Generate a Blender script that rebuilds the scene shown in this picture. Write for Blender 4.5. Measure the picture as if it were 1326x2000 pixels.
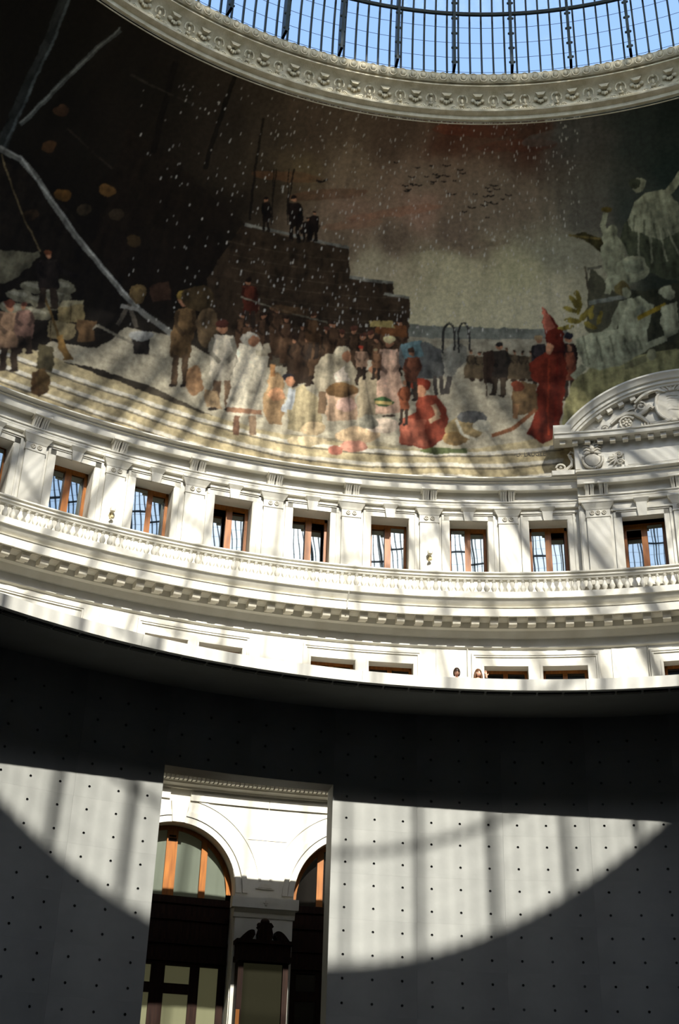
import bpy, math, random
import numpy as np
from mathutils import Vector, Matrix

random.seed(7)
rng = np.random.default_rng(11)
for o in list(bpy.data.objects):
    bpy.data.objects.remove(o, do_unlink=True)
scene = bpy.context.scene
COL = scene.collection
rad = math.radians
sin, cos, pi = math.sin, math.cos, math.pi

# ------------------------------------------------------------------ camera
CAM = dict(d=10.932, z=1.6, yaw=rad(-15.74), pitch=rad(27.72), roll=rad(1.85), f=2393.0)
_cy, _sy = cos(CAM['yaw']), sin(CAM['yaw'])
_cp, _sp = cos(CAM['pitch']), sin(CAM['pitch'])
C_FWD = Vector((_sy * _cp, _cy * _cp, _sp))
_r = Vector((_cy, -_sy, 0.0))
_u = _r.cross(C_FWD)
C_RIGHT = _r * cos(CAM['roll']) + _u * sin(CAM['roll'])
C_UP = _u * cos(CAM['roll']) - _r * sin(CAM['roll'])
C_POS = Vector((0, -CAM['d'], CAM['z']))
cam_d = bpy.data.cameras.new('camera')
cam_d.sensor_fit = 'VERTICAL'
cam_d.sensor_height = 36.0
cam_d.sensor_width = 36.0
cam_d.lens = CAM['f'] / 2000.0 * 36.0
cam_d.clip_end = 500
cam = bpy.data.objects.new('camera', cam_d)
cam.matrix_world = Matrix((
    (C_RIGHT.x, C_UP.x, -C_FWD.x, C_POS.x),
    (C_RIGHT.y, C_UP.y, -C_FWD.y, C_POS.y),
    (C_RIGHT.z, C_UP.z, -C_FWD.z, C_POS.z),
    (0, 0, 0, 1)))
COL.objects.link(cam)
scene.camera = cam

# ------------------------------------------------------------------ light
SUN_EL, SUN_AZ = rad(38.3), rad(152.0)
to_sun = Vector((sin(SUN_AZ) * cos(SUN_EL), cos(SUN_AZ) * cos(SUN_EL), sin(SUN_EL)))
sun_d = bpy.data.lights.new('sun', 'SUN')
sun_d.energy = 9.2
sun_d.color = (1.0, 0.95, 0.865)
sun_d.angle = rad(0.53)
sun = bpy.data.objects.new('sun', sun_d)
sun.rotation_euler = to_sun.to_track_quat('Z', 'Y').to_euler()
sun.location = to_sun * 80
COL.objects.link(sun)

world = bpy.data.worlds.new('sky')
scene.world = world
world.use_nodes = True
wn = world.node_tree.nodes
bg = wn['Background']
sky = wn.new('ShaderNodeTexSky')
sky.sky_type = 'NISHITA'
sky.sun_disc = False
sky.sun_elevation = SUN_EL
sky.sun_rotation = SUN_AZ
sky.altitude = 50
sky.dust_density = 1.0
world.node_tree.links.new(sky.outputs[0], bg.inputs[0])
bg.inputs[1].default_value = 0.355

vs = scene.view_settings
vs.view_transform = 'Standard'
vs.look = 'None'
vs.gamma = 1.0
vs.use_curve_mapping = False
vs.exposure = 0.66
scene.cycles.max_bounces = 8
scene.cycles.diffuse_bounces = 3
scene.cycles.glossy_bounces = 3
scene.cycles.caustics_reflective = False
scene.cycles.caustics_refractive = False

# ------------------------------------------------------------------ helpers
def P(th, R, z):
    a = rad(th)
    return (R * sin(a), R * cos(a), z)

class MB:
    def __init__(s):
        s.v, s.f = [], []
    def add(s, vs_, fs):
        k = len(s.v)
        s.v += [tuple(p) for p in vs_]
        s.f += [tuple(i + k for i in q) for q in fs]
        return s
    def rev(s, prof, t0, t1, n, closed=False, caps=False, rowclosed=False):
        """sweep the (R, z) profile around the building axis from t0 to t1 degrees"""
        m = len(prof)
        nt = n if rowclosed else n + 1
        vs_ = [P(t0 + (t1 - t0) * i / n, R, z) for i in range(nt) for (R, z) in prof]
        fs = []
        for i in range(n):
            a, b = i * m, ((i + 1) % nt) * m
            for j in range(m if closed else m - 1):
                j2 = (j + 1) % m
                fs.append((a + j, b + j, b + j2, a + j2))
        if caps:
            fs.append(tuple(range(m)))
            fs.append(tuple(reversed(range(n * m, n * m + m))))
        return s.add(vs_, fs)
    def cbox(s, t0, t1, R0, R1, z0, z1, n=None):
        n = n or max(1, int(math.ceil(abs(t1 - t0) / 1.0)))
        return s.rev([(R0, z0), (R0, z1), (R1, z1), (R1, z0)], t0, t1, n, closed=True, caps=True)
    def box(s, x0, x1, y0, y1, z0, z1):
        vs_ = [(x, y, z) for z in (z0, z1) for y in (y0, y1) for x in (x0, x1)]
        return s.add(vs_, [(0, 2, 3, 1), (4, 5, 7, 6), (0, 1, 5, 4), (2, 6, 7, 3), (0, 4, 6, 2), (1, 3, 7, 5)])
    def prism(s, pts, y0, y1):
        """extrude an (x, z) outline along local y"""
        n = len(pts)
        vs_ = [(x, y0, z) for x, z in pts] + [(x, y1, z) for x, z in pts]
        fs = [tuple(range(n)), tuple(reversed(range(n, 2 * n)))]
        fs += [(i, (i + 1) % n, n + (i + 1) % n, n + i) for i in range(n)]
        return s.add(vs_, fs)
    def lathe(s, prof, n=10, o=(0, 0, 0), axis='z'):
        m = len(prof)
        vs_ = []
        for i in range(n):
            a = 2 * pi * i / n
            for r, h in prof:
                p = (r * cos(a), r * sin(a), h) if axis == 'z' else (r * cos(a), h, r * sin(a))
                vs_.append((p[0] + o[0], p[1] + o[1], p[2] + o[2]))
        fs = [(i * m + j, ((i + 1) % n) * m + j, ((i + 1) % n) * m + j + 1, i * m + j + 1)
              for i in range(n) for j in range(m - 1)]
        fs.append(tuple(i * m for i in range(n)))
        fs.append(tuple(i * m + m - 1 for i in reversed(range(n))))
        return s.add(vs_, fs)
    def ball(s, c, r, n=8, m=6):
        rx, ry, rz = r if isinstance(r, tuple) else (r, r, r)
        vs_ = [(c[0], c[1], c[2] - rz)]
        for j in range(1, m):
            b = -pi / 2 + pi * j / m
            for i in range(n):
                a = 2 * pi * i / n
                vs_.append((c[0] + rx * cos(b) * cos(a), c[1] + ry * cos(b) * sin(a), c[2] + rz * sin(b)))
        vs_.append((c[0], c[1], c[2] + rz))
        fs = []
        for i in range(n):
            fs.append((0, 1 + (i + 1) % n, 1 + i))
            for j in range(m - 2):
                fs.append((1 + j * n + i, 1 + j * n + (i + 1) % n, 1 + (j + 1) * n + (i + 1) % n, 1 + (j + 1) * n + i))
            fs.append((1 + (m - 2) * n + i, 1 + (m - 2) * n + (i + 1) % n, len(vs_) - 1))
        return s.add(vs_, fs)
    def tube(s, pts, r, n=6, closed=False):
        pts = [Vector(p) for p in pts]
        rs = r if isinstance(r, (list, tuple)) else [r] * len(pts)
        vs_, N = [], len(pts)
        ref = Vector((0.13, 0.31, 0.94))
        for i, p in enumerate(pts):
            a = pts[(i - 1) % N] if (closed or i > 0) else p
            b = pts[(i + 1) % N] if (closed or i < N - 1) else p
            d = (b - a).normalized()
            x = d.cross(ref)
            if x.length < 1e-4:
                x = d.cross(Vector((1, 0, 0)))
            x.normalize()
            y = d.cross(x)
            for k in range(n):
                t = 2 * pi * k / n
                vs_.append(p + (x * cos(t) + y * sin(t)) * rs[i])
        fs = []
        for i in range(N if closed else N - 1):
            i2 = (i + 1) % N
            for k in range(n):
                fs.append((i * n + k, i * n + (k + 1) % n, i2 * n + (k + 1) % n, i2 * n + k))
        if not closed:
            fs.append(tuple(reversed(range(n))))
            fs.append(tuple((N - 1) * n + k for k in range(n)))
        return s.add(vs_, fs)
    def mesh(s, name, mat=None, smooth=None):
        me = bpy.data.meshes.new(name)
        me.from_pydata(s.v, [], s.f)
        me.update()
        if mat:
            me.materials.append(mat)
        if smooth is not None:
            me.shade_smooth()
            me.set_sharp_from_angle(angle=rad(smooth))
        return me

def link(name, data, parent=None, loc=None, rotz=None):
    o = bpy.data.objects.new(name, data)
    COL.objects.link(o)
    if parent is not None:
        o.parent = parent
    if loc is not None:
        o.location = loc
    if rotz is not None:
        o.rotation_euler = (0, 0, rotz)
    return o

def obj(name, mb, mat, parent=None, smooth=None, loc=None, rotz=None):
    return link(name, mb.mesh(name, mat, smooth), parent, loc, rotz)

def tag(o, label, cat, group=None, kind=None):
    o['label'] = label
    o['category'] = cat
    if group:
        o['group'] = group
    if kind:
        o['kind'] = kind
    return o

def struct(o, label, cat):
    return tag(o, label, cat, kind='structure')

def empty(name, loc=(0, 0, 0), rotz=0.0):
    o = bpy.data.objects.new(name, None)
    o.empty_display_size = 0.2
    COL.objects.link(o)
    o.location = loc
    o.rotation_euler = (0, 0, rotz)
    return o

# ------------------------------------------------------------------ materials
def lin(c):
    return tuple(((x / 255.0) / 12.92 if x / 255.0 <= 0.04045 else ((x / 255.0 + 0.055) / 1.055) ** 2.4) for x in c)

def new_mat(name):
    m = bpy.data.materials.new(name)
    m.use_nodes = True
    return m, m.node_tree.nodes, m.node_tree.links, m.node_tree.nodes['Principled BSDF']

def noise_mat(name, c1, c2, scale=3.0, rough=0.7, bump=0.0, bscale=40.0, detail=6, stretch=(1, 1, 1), spec=0.3):
    m, n, l, b = new_mat(name)
    tc = n.new('ShaderNodeTexCoord')
    mp = n.new('ShaderNodeMapping')
    mp.inputs['Scale'].default_value = stretch
    l.new(tc.outputs['Object'], mp.inputs[0])
    nz = n.new('ShaderNodeTexNoise')
    nz.inputs['Scale'].default_value = scale
    nz.inputs['Detail'].default_value = detail
    l.new(mp.outputs[0], nz.inputs['Vector'])
    rp = n.new('ShaderNodeValToRGB')
    rp.color_ramp.elements[0].position = 0.32
    rp.color_ramp.elements[1].position = 0.68
    rp.color_ramp.elements[0].color = (*c1, 1)
    rp.color_ramp.elements[1].color = (*c2, 1)
    l.new(nz.outputs[0], rp.inputs[0])
    l.new(rp.outputs[0], b.inputs['Base Color'])
    b.inputs['Roughness'].default_value = rough
    b.inputs['Specular IOR Level'].default_value = spec
    if bump:
        nb = n.new('ShaderNodeTexNoise')
        nb.inputs['Scale'].default_value = bscale
        nb.inputs['Detail'].default_value = 4
        l.new(mp.outputs[0], nb.inputs['Vector'])
        bp = n.new('ShaderNodeBump')
        bp.inputs['Strength'].default_value = bump
        bp.inputs['Distance'].default_value = 0.02
        l.new(nb.outputs[0], bp.inputs['Height'])
        l.new(bp.outputs[0], b.inputs['Normal'])
    return m

PLASTER = noise_mat('white_stone_plaster', (0.58, 0.55, 0.47), (0.69, 0.665, 0.59), scale=1.6, rough=0.75, bump=0.12, bscale=18)
ORNAMENT = noise_mat('carved_stone', (0.53, 0.49, 0.40), (0.66, 0.62, 0.53), scale=5, rough=0.75, bump=0.2, bscale=30)
OCULUS = noise_mat('aged_gilt_stucco', (0.46, 0.40, 0.27), (0.66, 0.60, 0.46), scale=4, rough=0.65, bump=0.35, bscale=26)
CONCRETE = noise_mat('fair_faced_concrete', (0.194, 0.195, 0.180), (0.244, 0.244, 0.225), scale=1.1, rough=0.6, bump=0.06, bscale=14, detail=9)
CONCRETE_DARK = noise_mat('tie_hole_concrete', (0.05, 0.05, 0.048), (0.08, 0.08, 0.075), scale=8, rough=0.9)
PARAPET = noise_mat('pale_precast_concrete', (0.56, 0.545, 0.49), (0.66, 0.64, 0.58), scale=1.5, rough=0.7, bump=0.05)
FLOOR = noise_mat('polished_concrete_floor', (0.045, 0.043, 0.04), (0.06, 0.058, 0.054), scale=0.8, rough=0.5)
WOOD = noise_mat('varnished_oak', (0.20, 0.062, 0.007), (0.33, 0.112, 0.012), scale=3, rough=0.45, stretch=(6, 6, 0.6), spec=0.4)
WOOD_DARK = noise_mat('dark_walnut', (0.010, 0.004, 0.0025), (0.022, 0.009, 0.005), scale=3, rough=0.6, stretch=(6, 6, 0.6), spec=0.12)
IRON = noise_mat('painted_iron', (0.012, 0.024, 0.028), (0.024, 0.042, 0.046), scale=6, rough=0.5)
BLACK = noise_mat('black_grille', (0.006, 0.006, 0.006), (0.012, 0.012, 0.012), scale=6, rough=0.7)
GREY_METAL = noise_mat('grey_conduit', (0.42, 0.40, 0.34), (0.5, 0.48, 0.42), scale=6, rough=0.6)
BRASS = noise_mat('dull_brass', (0.40, 0.32, 0.16), (0.55, 0.47, 0.28), scale=9, rough=0.5)

def pane_mirror():
    m, n, l, b = new_mat('reflective_window_glass')
    b.inputs['Base Color'].default_value = (0.22, 0.25, 0.25, 1)
    b.inputs['Metallic'].default_value = 1.0
    b.inputs['Roughness'].default_value = 0.015
    tc = n.new('ShaderNodeTexCoord')
    nz = n.new('ShaderNodeTexNoise')
    nz.inputs['Scale'].default_value = 1.3
    nz.inputs['Detail'].default_value = 0.0
    l.new(tc.outputs['Object'], nz.inputs['Vector'])
    bp = n.new('ShaderNodeBump')
    bp.inputs['Strength'].default_value = 0.10
    bp.inputs['Distance'].default_value = 0.012
    l.new(nz.outputs[0], bp.inputs['Height'])
    l.new(bp.outputs[0], b.inputs['Normal'])
    return m
PANE_MIRROR = pane_mirror()

def pane_dark():
    m, n, l, b = new_mat('dark_window_glass')
    b.inputs['Base Color'].default_value = (0.006, 0.005, 0.004, 1)
    b.inputs['Roughness'].default_value = 0.15
    return m
PANE_DARK = pane_dark()

def pane_frosted(name, col, em):
    m, n, l, b = new_mat(name)
    b.inputs['Base Color'].default_value = (*col, 1)
    b.inputs['Roughness'].default_value = 0.35
    b.inputs['Emission Color'].default_value = (0.55, 0.52, 0.26, 1)
    b.inputs['Emission Strength'].default_value = em
    return m
PANE_ARCH = pane_frosted('blind_behind_glass', (0.085, 0.098, 0.072), 0.012)
CASE_GLASS = pane_frosted('display_case_glass', (0.007, 0.0065, 0.0035), 0.012)
CASE_GLASS.node_tree.nodes['Principled BSDF'].inputs['Specular IOR Level'].default_value = 0.05
CASE_GLASS.node_tree.nodes['Principled BSDF'].inputs['Roughness'].default_value = 0.9
PANE_DOOR = pane_frosted('lit_room_glass', (0.10, 0.10, 0.055), 0.06)

def dome_glass():
    m, n, l, b = new_mat('dome_glass')
    out = n['Material Output']
    tr = n.new('ShaderNodeBsdfTransparent')
    tr.inputs[0].default_value = (0.95, 0.975, 0.98, 1)
    gl = n.new('ShaderNodeBsdfGlossy')
    gl.inputs['Roughness'].default_value = 0.05
    gl.inputs['Color'].default_value = (0.9, 0.95, 1, 1)
    mx = n.new('ShaderNodeMixShader')
    mx.inputs[0].default_value = 0.025
    l.new(tr.outputs[0], mx.inputs[1])
    l.new(gl.outputs[0], mx.inputs[2])
    l.new(mx.outputs[0], out.inputs[0])
    return m
DOME_GLASS = dome_glass()

def flat(name, c, rough=0.7):
    m, n, l, b = new_mat(name)
    b.inputs['Base Color'].default_value = (*c, 1)
    b.inputs['Roughness'].default_value = rough
    return m
SKIN = noise_mat('skin', (0.55, 0.30, 0.20), (0.62, 0.36, 0.25), scale=10, rough=0.5)
HAIR_DARK = noise_mat('dark_brown_hair', (0.018, 0.009, 0.005), (0.05, 0.025, 0.012), scale=20, rough=0.45, stretch=(4, 4, 1))
HAIR_BROWN = noise_mat('brown_hair', (0.06, 0.025, 0.010), (0.14, 0.06, 0.022), scale=20, rough=0.45, stretch=(4, 4, 1))
CLOTH_BLACK = noise_mat('black_knit', (0.012, 0.012, 0.014), (0.03, 0.03, 0.034), scale=30, rough=0.9)
CLOTH_WHITE = noise_mat('white_cotton', (0.7, 0.69, 0.66), (0.8, 0.79, 0.76), scale=30, rough=0.9)
DENIM = noise_mat('blue_denim', (0.03, 0.05, 0.10), (0.05, 0.08, 0.15), scale=40, rough=0.9)

# ------------------------------------------------------------------ key dimensions (metres, degrees about the axis)
RC = 15.258            # inner face of the concrete cylinder
RW = 19.50             # face of the old stone wall
BAY = 6.38
VIS0, VIS1 = -60.0, 16.0      # arc that gets full detail
Z_TOPC = 10.20

# ------------------------------------------------------------------ floor
fl = MB()
fl.lathe([(0.001, -0.02), (20.6, -0.02), (20.6, -0.5)], n=96)
struct(obj('floor', fl, FLOOR), 'grey polished concrete floor of the round hall', 'floor')

# closed rooms behind the old wall
ow = MB()
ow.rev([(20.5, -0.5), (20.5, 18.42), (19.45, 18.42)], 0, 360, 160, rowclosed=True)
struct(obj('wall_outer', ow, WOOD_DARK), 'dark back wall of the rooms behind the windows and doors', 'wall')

# ------------------------------------------------------------------ concrete cylinder
DOOR0, DOOR1, DOOR_TOP = -25.62 - 6.5 * 2.2531, -25.62 - 0.5 * 2.2531, 8.515
CELL = 2.2531
wc = MB()
core_p = [(RC + 0.04, 0.0), (RC + 0.04, Z_TOPC), (RC + 0.56, Z_TOPC), (RC + 0.56, 0.0)]
wc.rev(core_p, DOOR1, DOOR0 + 360, 320, closed=True, caps=True)
wc.rev([(RC + 0.04, DOOR_TOP), (RC + 0.04, Z_TOPC), (RC + 0.56, Z_TOPC), (RC + 0.56, DOOR_TOP)], DOOR0, DOOR1, 14, closed=True, caps=True)
cyl = struct(obj('wall_concrete', wc, CONCRETE, smooth=30), 'tall curved concrete wall with rows of tie holes and one doorway', 'wall')

def panel_mesh(ncol, nrow, zh, holes=True, g=0.0010):
    """formwork panel: ncol x nrow cells, each with a recessed tie hole; local theta 0..ncol*CELL, z 0..zh"""
    mb = MB()
    hz = zh / nrow
    rh, dep = 0.027, 0.035
    for i in range(ncol):
        for j in range(nrow):
            t0, t1 = i * CELL, (i + 1) * CELL
            z0, z1 = j * hz, (j + 1) * hz
            if i == 0: t0 += math.degrees(g / RC)
            if i == ncol - 1: t1 -= math.degrees(g / RC)
            if j == 0: z0 += g * .4
            if j == nrow - 1: z1 -= g * .4
            tm, zm = (i + .5) * CELL, j * hz + 0.225
            outer = [(t1, zm), (t1, z1), (tm, z1), (t0, z1), (t0, zm), (t0, z0), (tm, z0), (t1, z0)]
            ring = [(tm + math.degrees(rh / RC) * cos(k * pi / 4), zm + rh * sin(k * pi / 4)) for k in range(8)]
            vs_ = [P(t, RC, z) for t, z in outer] + [P(t, RC, z) for t, z in ring] + [P(t, RC + dep, z) for t, z in ring]
            fs = [(k, (k + 1) % 8, 8 + (k + 1) % 8, 8 + k) for k in range(8)]
            fs += [(8 + k, 8 + (k + 1) % 8, 16 + (k + 1) % 8, 16 + k) for k in range(8)]
            fs.append(tuple(16 + k for k in range(8)))
            mb.add(vs_, fs)
    # panel thickness on the outer border
    nt = ncol * 2
    ea = math.degrees(g / RC)
    loop = [(ea + (ncol * CELL - 2 * ea) * k / nt, g) for k in range(nt + 1)]
    loop += [(ncol * CELL - ea - (ncol * CELL - 2 * ea) * k / nt, zh - g) for k in range(nt + 1)]
    n = len(loop)
    mb.add([P(t, RC, z) for t, z in loop] + [P(t, RC + 0.039, z) for t, z in loop],
           [(k, (k + 1) % n, n + (k + 1) % n, n + k) for k in range(n)])
    me = mb.mesh('concrete_panel', CONCRETE, 25)
    me.materials.append(CONCRETE_DARK)
    per = 17
    for c in range(ncol * nrow):
        for k in range(8, 17):
            me.polygons[c * per + k].material_index = 1
    return me

# panel rows: the seams fall every two hole rows; hole rows at 7.84 - 0.45 k
PM = panel_mesh(3, 2, 0.90)
PM_TOP = panel_mesh(3, 1, Z_TOPC - 9.415)
col_idx = [5.5 + 3 * k for k in range(-11, 5)]
for ci in col_idx:
    t0 = -25.62 + ci * CELL
    for r in range(-1, 9):
        ztop = DOOR_TOP + 0.9 - 0.9 * (r + 1)
        zb = ztop - 0.9
        if ztop < 0.9:
            continue
        mid = t0 + 1.5 * CELL
        if zb < DOOR_TOP - 0.05 and DOOR0 < mid < DOOR1:
            continue
        link('concrete_panel', PM, cyl, (0, 0, zb), -rad(t0))
    link('concrete_panel', PM_TOP, cyl, (0, 0, 9.415), -rad(t0))

# ------------------------------------------------------------------ walkway slab on top of the cylinder
wk = MB()
wk.rev([(13.04, 10.005), (RC + 0.02, 10.19), (15.80, 10.19), (15.80, 10.22), (13.04, 10.19)], 0, 360, 240, closed=True, rowclosed=True)
walk = struct(obj('walkway', wk, CONCRETE, smooth=30), 'overhanging concrete ring walkway on top of the curved wall', 'walkway')
PSEG = 20.0
pp = MB()
pp.rev([(12.95, 10.0), (12.89, 10.215), (13.05, 10.215), (13.05, 10.0)], 0.01, PSEG - 0.01, 20, closed=True, caps=True)
ppm = pp.mesh('parapet_panel', PARAPET, 30)
for k in range(18):
    link('parapet_panel', ppm, walk, None, -rad(-26.45 + PSEG * k))
gr = MB()
gr.cbox(0.12, 2.15, 13.11, 13.25, 9.99, 10.025, 2)
grf = MB()
grf.cbox(0.06, 2.21, 13.175, 13.187, 9.982, 10.02, 2)
grm, grfm = gr.mesh('vent_grille', BLACK), grf.mesh('grille_bar', GREY_METAL)
for k in range(-16, 20):
    g_ = link('vent_grille', grm, walk, None, -rad(-26.6 + k * 2.27))
    link('grille_bar', grfm, g_)

# ------------------------------------------------------------------ old stone wall, lower storey (ground floor arcade)
ARC_R, ARC_Z = 1.477, 6.95
ARC_HALF = math.degrees(ARC_R / RW)
arch_c = [-48.01, -35.25, -22.49, -9.73]
lw = MB()
def arch_z(t, c):
    x = (t - c) / ARC_HALF
    return ARC_Z + ARC_R * math.sqrt(max(0.0, 1 - x * x))
t_edges = []
seg = []
cur = arch_c[0] - BAY
lo, hi = arch_c[0] - BAY, arch_c[-1] + BAY
for c in arch_c:
    a0, a1 = c - ARC_HALF, c + ARC_HALF
    lw.rev([(RW, 0.0), (RW, 10.75)], c - BAY, a0, 3)
    lw.rev([(RW, 0.0), (RW, 10.75)], a1, c + BAY, 3)
    ang = [pi - pi * k / 36 for k in range(37)]
    ts = [c + ARC_HALF * cos(a) for a in ang]
    zz = [ARC_Z + ARC_R * sin(a) for a in ang]
    vs_ = [P(t, RW, z) for t, z in zip(ts, zz)] + [P(t, RW, 10.75) for t in ts]
    lw.add(vs_, [(k, k + 1, 38 + k, 37 + k) for k in range(36)])
    rs = [(a0, 0.0)] + list(zip(ts, zz)) + [(a1, 0.0)]
    m = len(rs)
    lw.add([P(t, RW, z) for t, z in rs] + [P(t, RW + 0.55, z) for t, z in rs], [(k, k + 1, m + k + 1, m + k) for k in range(m - 1)])
lw.rev([(RW, 0.0), (RW, 10.75)], hi, lo + 360, 150)
lowall = struct(obj('wall_lower', lw, PLASTER, smooth=25), 'white stone ground floor arcade wall seen through the doorway', 'wall')

def arc_band(c, r0, r1, Rf, Rb, n=36, a0=0.0, a1=pi):
    mb = MB()
    k_ = 180 / pi / RW
    vs_ = []
    for i in range(n + 1):
        a = a0 + (a1 - a0) * i / n
        for (r, R) in ((r0, Rb), (r0, Rf), (r1, Rf), (r1, Rb)):
            vs_.append(P(c + r * cos(a) * k_, R, ARC_Z + r * sin(a)))
    fs = []
    for i in range(n):
        for j in range(3):
            fs.append((i * 4 + j, i * 4 + 4 + j, i * 4 + 5 + j, i * 4 + 1 + j))
    fs += [(0, 1, 2, 3), tuple(n * 4 + j for j in (3, 2, 1, 0))]
    return mb.add(vs_, fs)

for c in arch_c[1:3]:
    av = obj('archivolt', arc_band(c, 1.485, 1.62, RW - 0.03, RW + .01), PLASTER, lowall, 30)
    obj('archivolt_moulding', arc_band(c, 1.64, 1.76, RW - 0.055, RW + .01), PLASTER, av, 30)
    obj('archivolt_moulding', arc_band(c, 2.04, 2.10, RW - 0.02, RW + .01, 30, 0.15, 1.35), PLASTER, av, 30)
    obj('archivolt_moulding', arc_band(c, 2.04, 2.10, RW - 0.02, RW + .01, 30, pi - 1.35, pi - 0.15), PLASTER, av, 30)
    ks = MB()
    ks.add([P(c - .47, RW - .09, 8.42), P(c + .40, RW - .09, 8.42), P(c + .62, RW - .13, 8.90), P(c - .66, RW - .13, 8.90),
            P(c - .47, RW + .02, 8.42), P(c + .40, RW + .02, 8.42), P(c + .62, RW + .02, 8.90), P(c - .66, RW + .02, 8.90)],
           [(0, 1, 2, 3), (4, 7, 6, 5), (0, 4, 5, 1), (1, 5, 6, 2), (2, 6, 7, 3), (3, 7, 4, 0)])
    obj('keystone', ks, PLASTER, lowall)
    for (a, b) in ((c - BAY + .02, c - .75), (c + .72, c + BAY - .02)):
        sc = MB(); sc.cbox(a, b, RW - 0.045, RW + .01, 8.96, 9.16, 8)
        obj('string_course', sc, PLASTER, lowall)
    for sgn in (-1, 1):
        jb = MB()
        jb.cbox(c + sgn * 4.95, c + sgn * 6.36, RW - 0.012, RW + .01, 8.195, 8.215, 2)
        obj('joint_moulding', jb, PLASTER, lowall)

def pier(c):
    p_ = MB()
    p_.cbox(c - 2.0, c + 2.0, RW - 0.10, RW + .02, 0.0, 6.42, 4)
    po = obj('pier', p_, PLASTER, lowall)
    cp_ = MB()
    cp_.rev([(RW + .02, 6.40), (RW - .12, 6.40), (RW - .14, 6.46), (RW - .14, 6.50), (RW - .19, 6.55), (RW - .21, 6.60), (RW + .02, 6.60)], c - 2.12, c + 2.12, 5, closed=True, caps=True)
    obj('impost_moulding', cp_, PLASTER, po, 30)
    b_ = MB()
    b_.cbox(c - 2.32, c + 2.32, RW - .24, RW + .02, 6.60, 6.84, 5)
    bo = obj('impost_block', b_, PLASTER, po)
    cr = MB()
    cr.box(-.015, .015, -.012, 0, 6.66, 6.78); cr.box(-.06, .06, -.012, 0, 6.715, 6.735)
    obj('carved_cross', cr, ORNAMENT, bo, None, P(c, RW - .245, 0), -rad(c))
    pl = MB()
    pl.prism([(-.16, 7.10), (.16, 7.10), (.12, 7.19), (-.10, 7.19)], -.02, 0)
    pl.box(-.22, .22, -.03, 0, 7.07, 7.09)
    obj('carved_tablet', pl, ORNAMENT, po, None, P(c, RW - .005, 0), -rad(c))
pier(-28.87)
pier(-41.63)
pier(-16.11)

# dentil cornice + gallery floor above it
dc = MB()
dc.rev([(RW + .01, 9.22), (RW - .07, 9.22), (RW - .07, 9.27), (RW - .16, 9.32), (RW - .16, 9.36), (RW - .20, 9.36),
        (RW - .20, 9.52), (RW - .42, 9.56), (RW - .42, 9.60), (RW - .70, 9.62), (RW - .70, 9.76), (RW - .78, 9.86), (RW - .95, 9.92),
        (RW - .95, 11.0), (RW + .01, 11.0)], 0, 360, 240, closed=True, rowclosed=True)
den = struct(obj('trim_1', dc, PLASTER, smooth=30), 'shaded dentil cornice above the arcade seen through the doorway', 'cornice')
dt = MB(); dt.cbox(-.105, .105, RW - .36, RW - .19, 9.37, 9.50, 1)
dtm = dt.mesh('dentil', PLASTER)
for k in range(52):
    link('dentil', dtm, den, None, -rad(-39.6 + k * .315))

# arch joinery: fanlights, wooden transoms and doors
def arch_window(c, idx, lit):
    w = empty('window_%d' % idx, P(c, RW + 0.42, 0), -rad(c))
    struct(w, 'arched oak fanlight %s in the arcade' % ('over the glazed wooden door' if lit else 'with dark panes cut by the right jamb'), 'window')
    fr = MB()
    n = 32
    ro, ri = ARC_R + .02, ARC_R - .10
    vs_ = []
    for i in range(n + 1):
        a = pi * i / n
        for r, y in ((ro, .06), (ro, -.04), (ri, -.04), (ri, .06)):
            vs_.append((r * cos(a), y, ARC_Z + r * sin(a)))
    fs = [(i * 4 + j, i * 4 + 4 + j, i * 4 + 4 + (j + 1) % 4, i * 4 + (j + 1) % 4) for i in range(n) for j in range(4)]
    fr.add(vs_, fs)
    obj('frame', fr, WOOD, w, 30)
    for x, hw in ((-.02, .13), (.78, .075), (-.82, .075)):
        mu = MB()
        top = ARC_Z + math.sqrt(max(.01, ri * ri - x * x)) + .03
        mu.box(x - hw, x + hw, -.06, .05, 6.80, top)
        mo = obj('mullion', mu, WOOD, w)
        if abs(x) < .1:
            e = MB(); e.box(x - hw + .03, x + hw - .03, -.07, -.05, 8.06, 8.13); e.box(x - hw + .05, x + hw - .05, -.07, -.05, 8.16, 8.20)
            obj('carved_tablet', e, WOOD_DARK, mo)
    tr_ = MB()
    tr_.box(-ARC_R, ARC_R, -.10, .06, 6.66, 6.82)
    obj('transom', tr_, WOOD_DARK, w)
    # panes between the mullions
    edges = [(-ri, -.90), (-.74, -.15), (.11, .70), (.86, ri)]
    for (a, b) in edges:
        pts = [(a, 6.80)]
        pts.append((b, 6.80))
        for k in range(9):
            x = b + (a - b) * k / 8
            pts.append((x, ARC_Z + math.sqrt(max(0.0, ri * ri - x * x)) + .01))
        pn = MB(); pn.prism(pts, 0.0, 0.012)
        obj('pane', pn, PANE_ARCH if lit else PANE_DARK, w)
    return w

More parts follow.
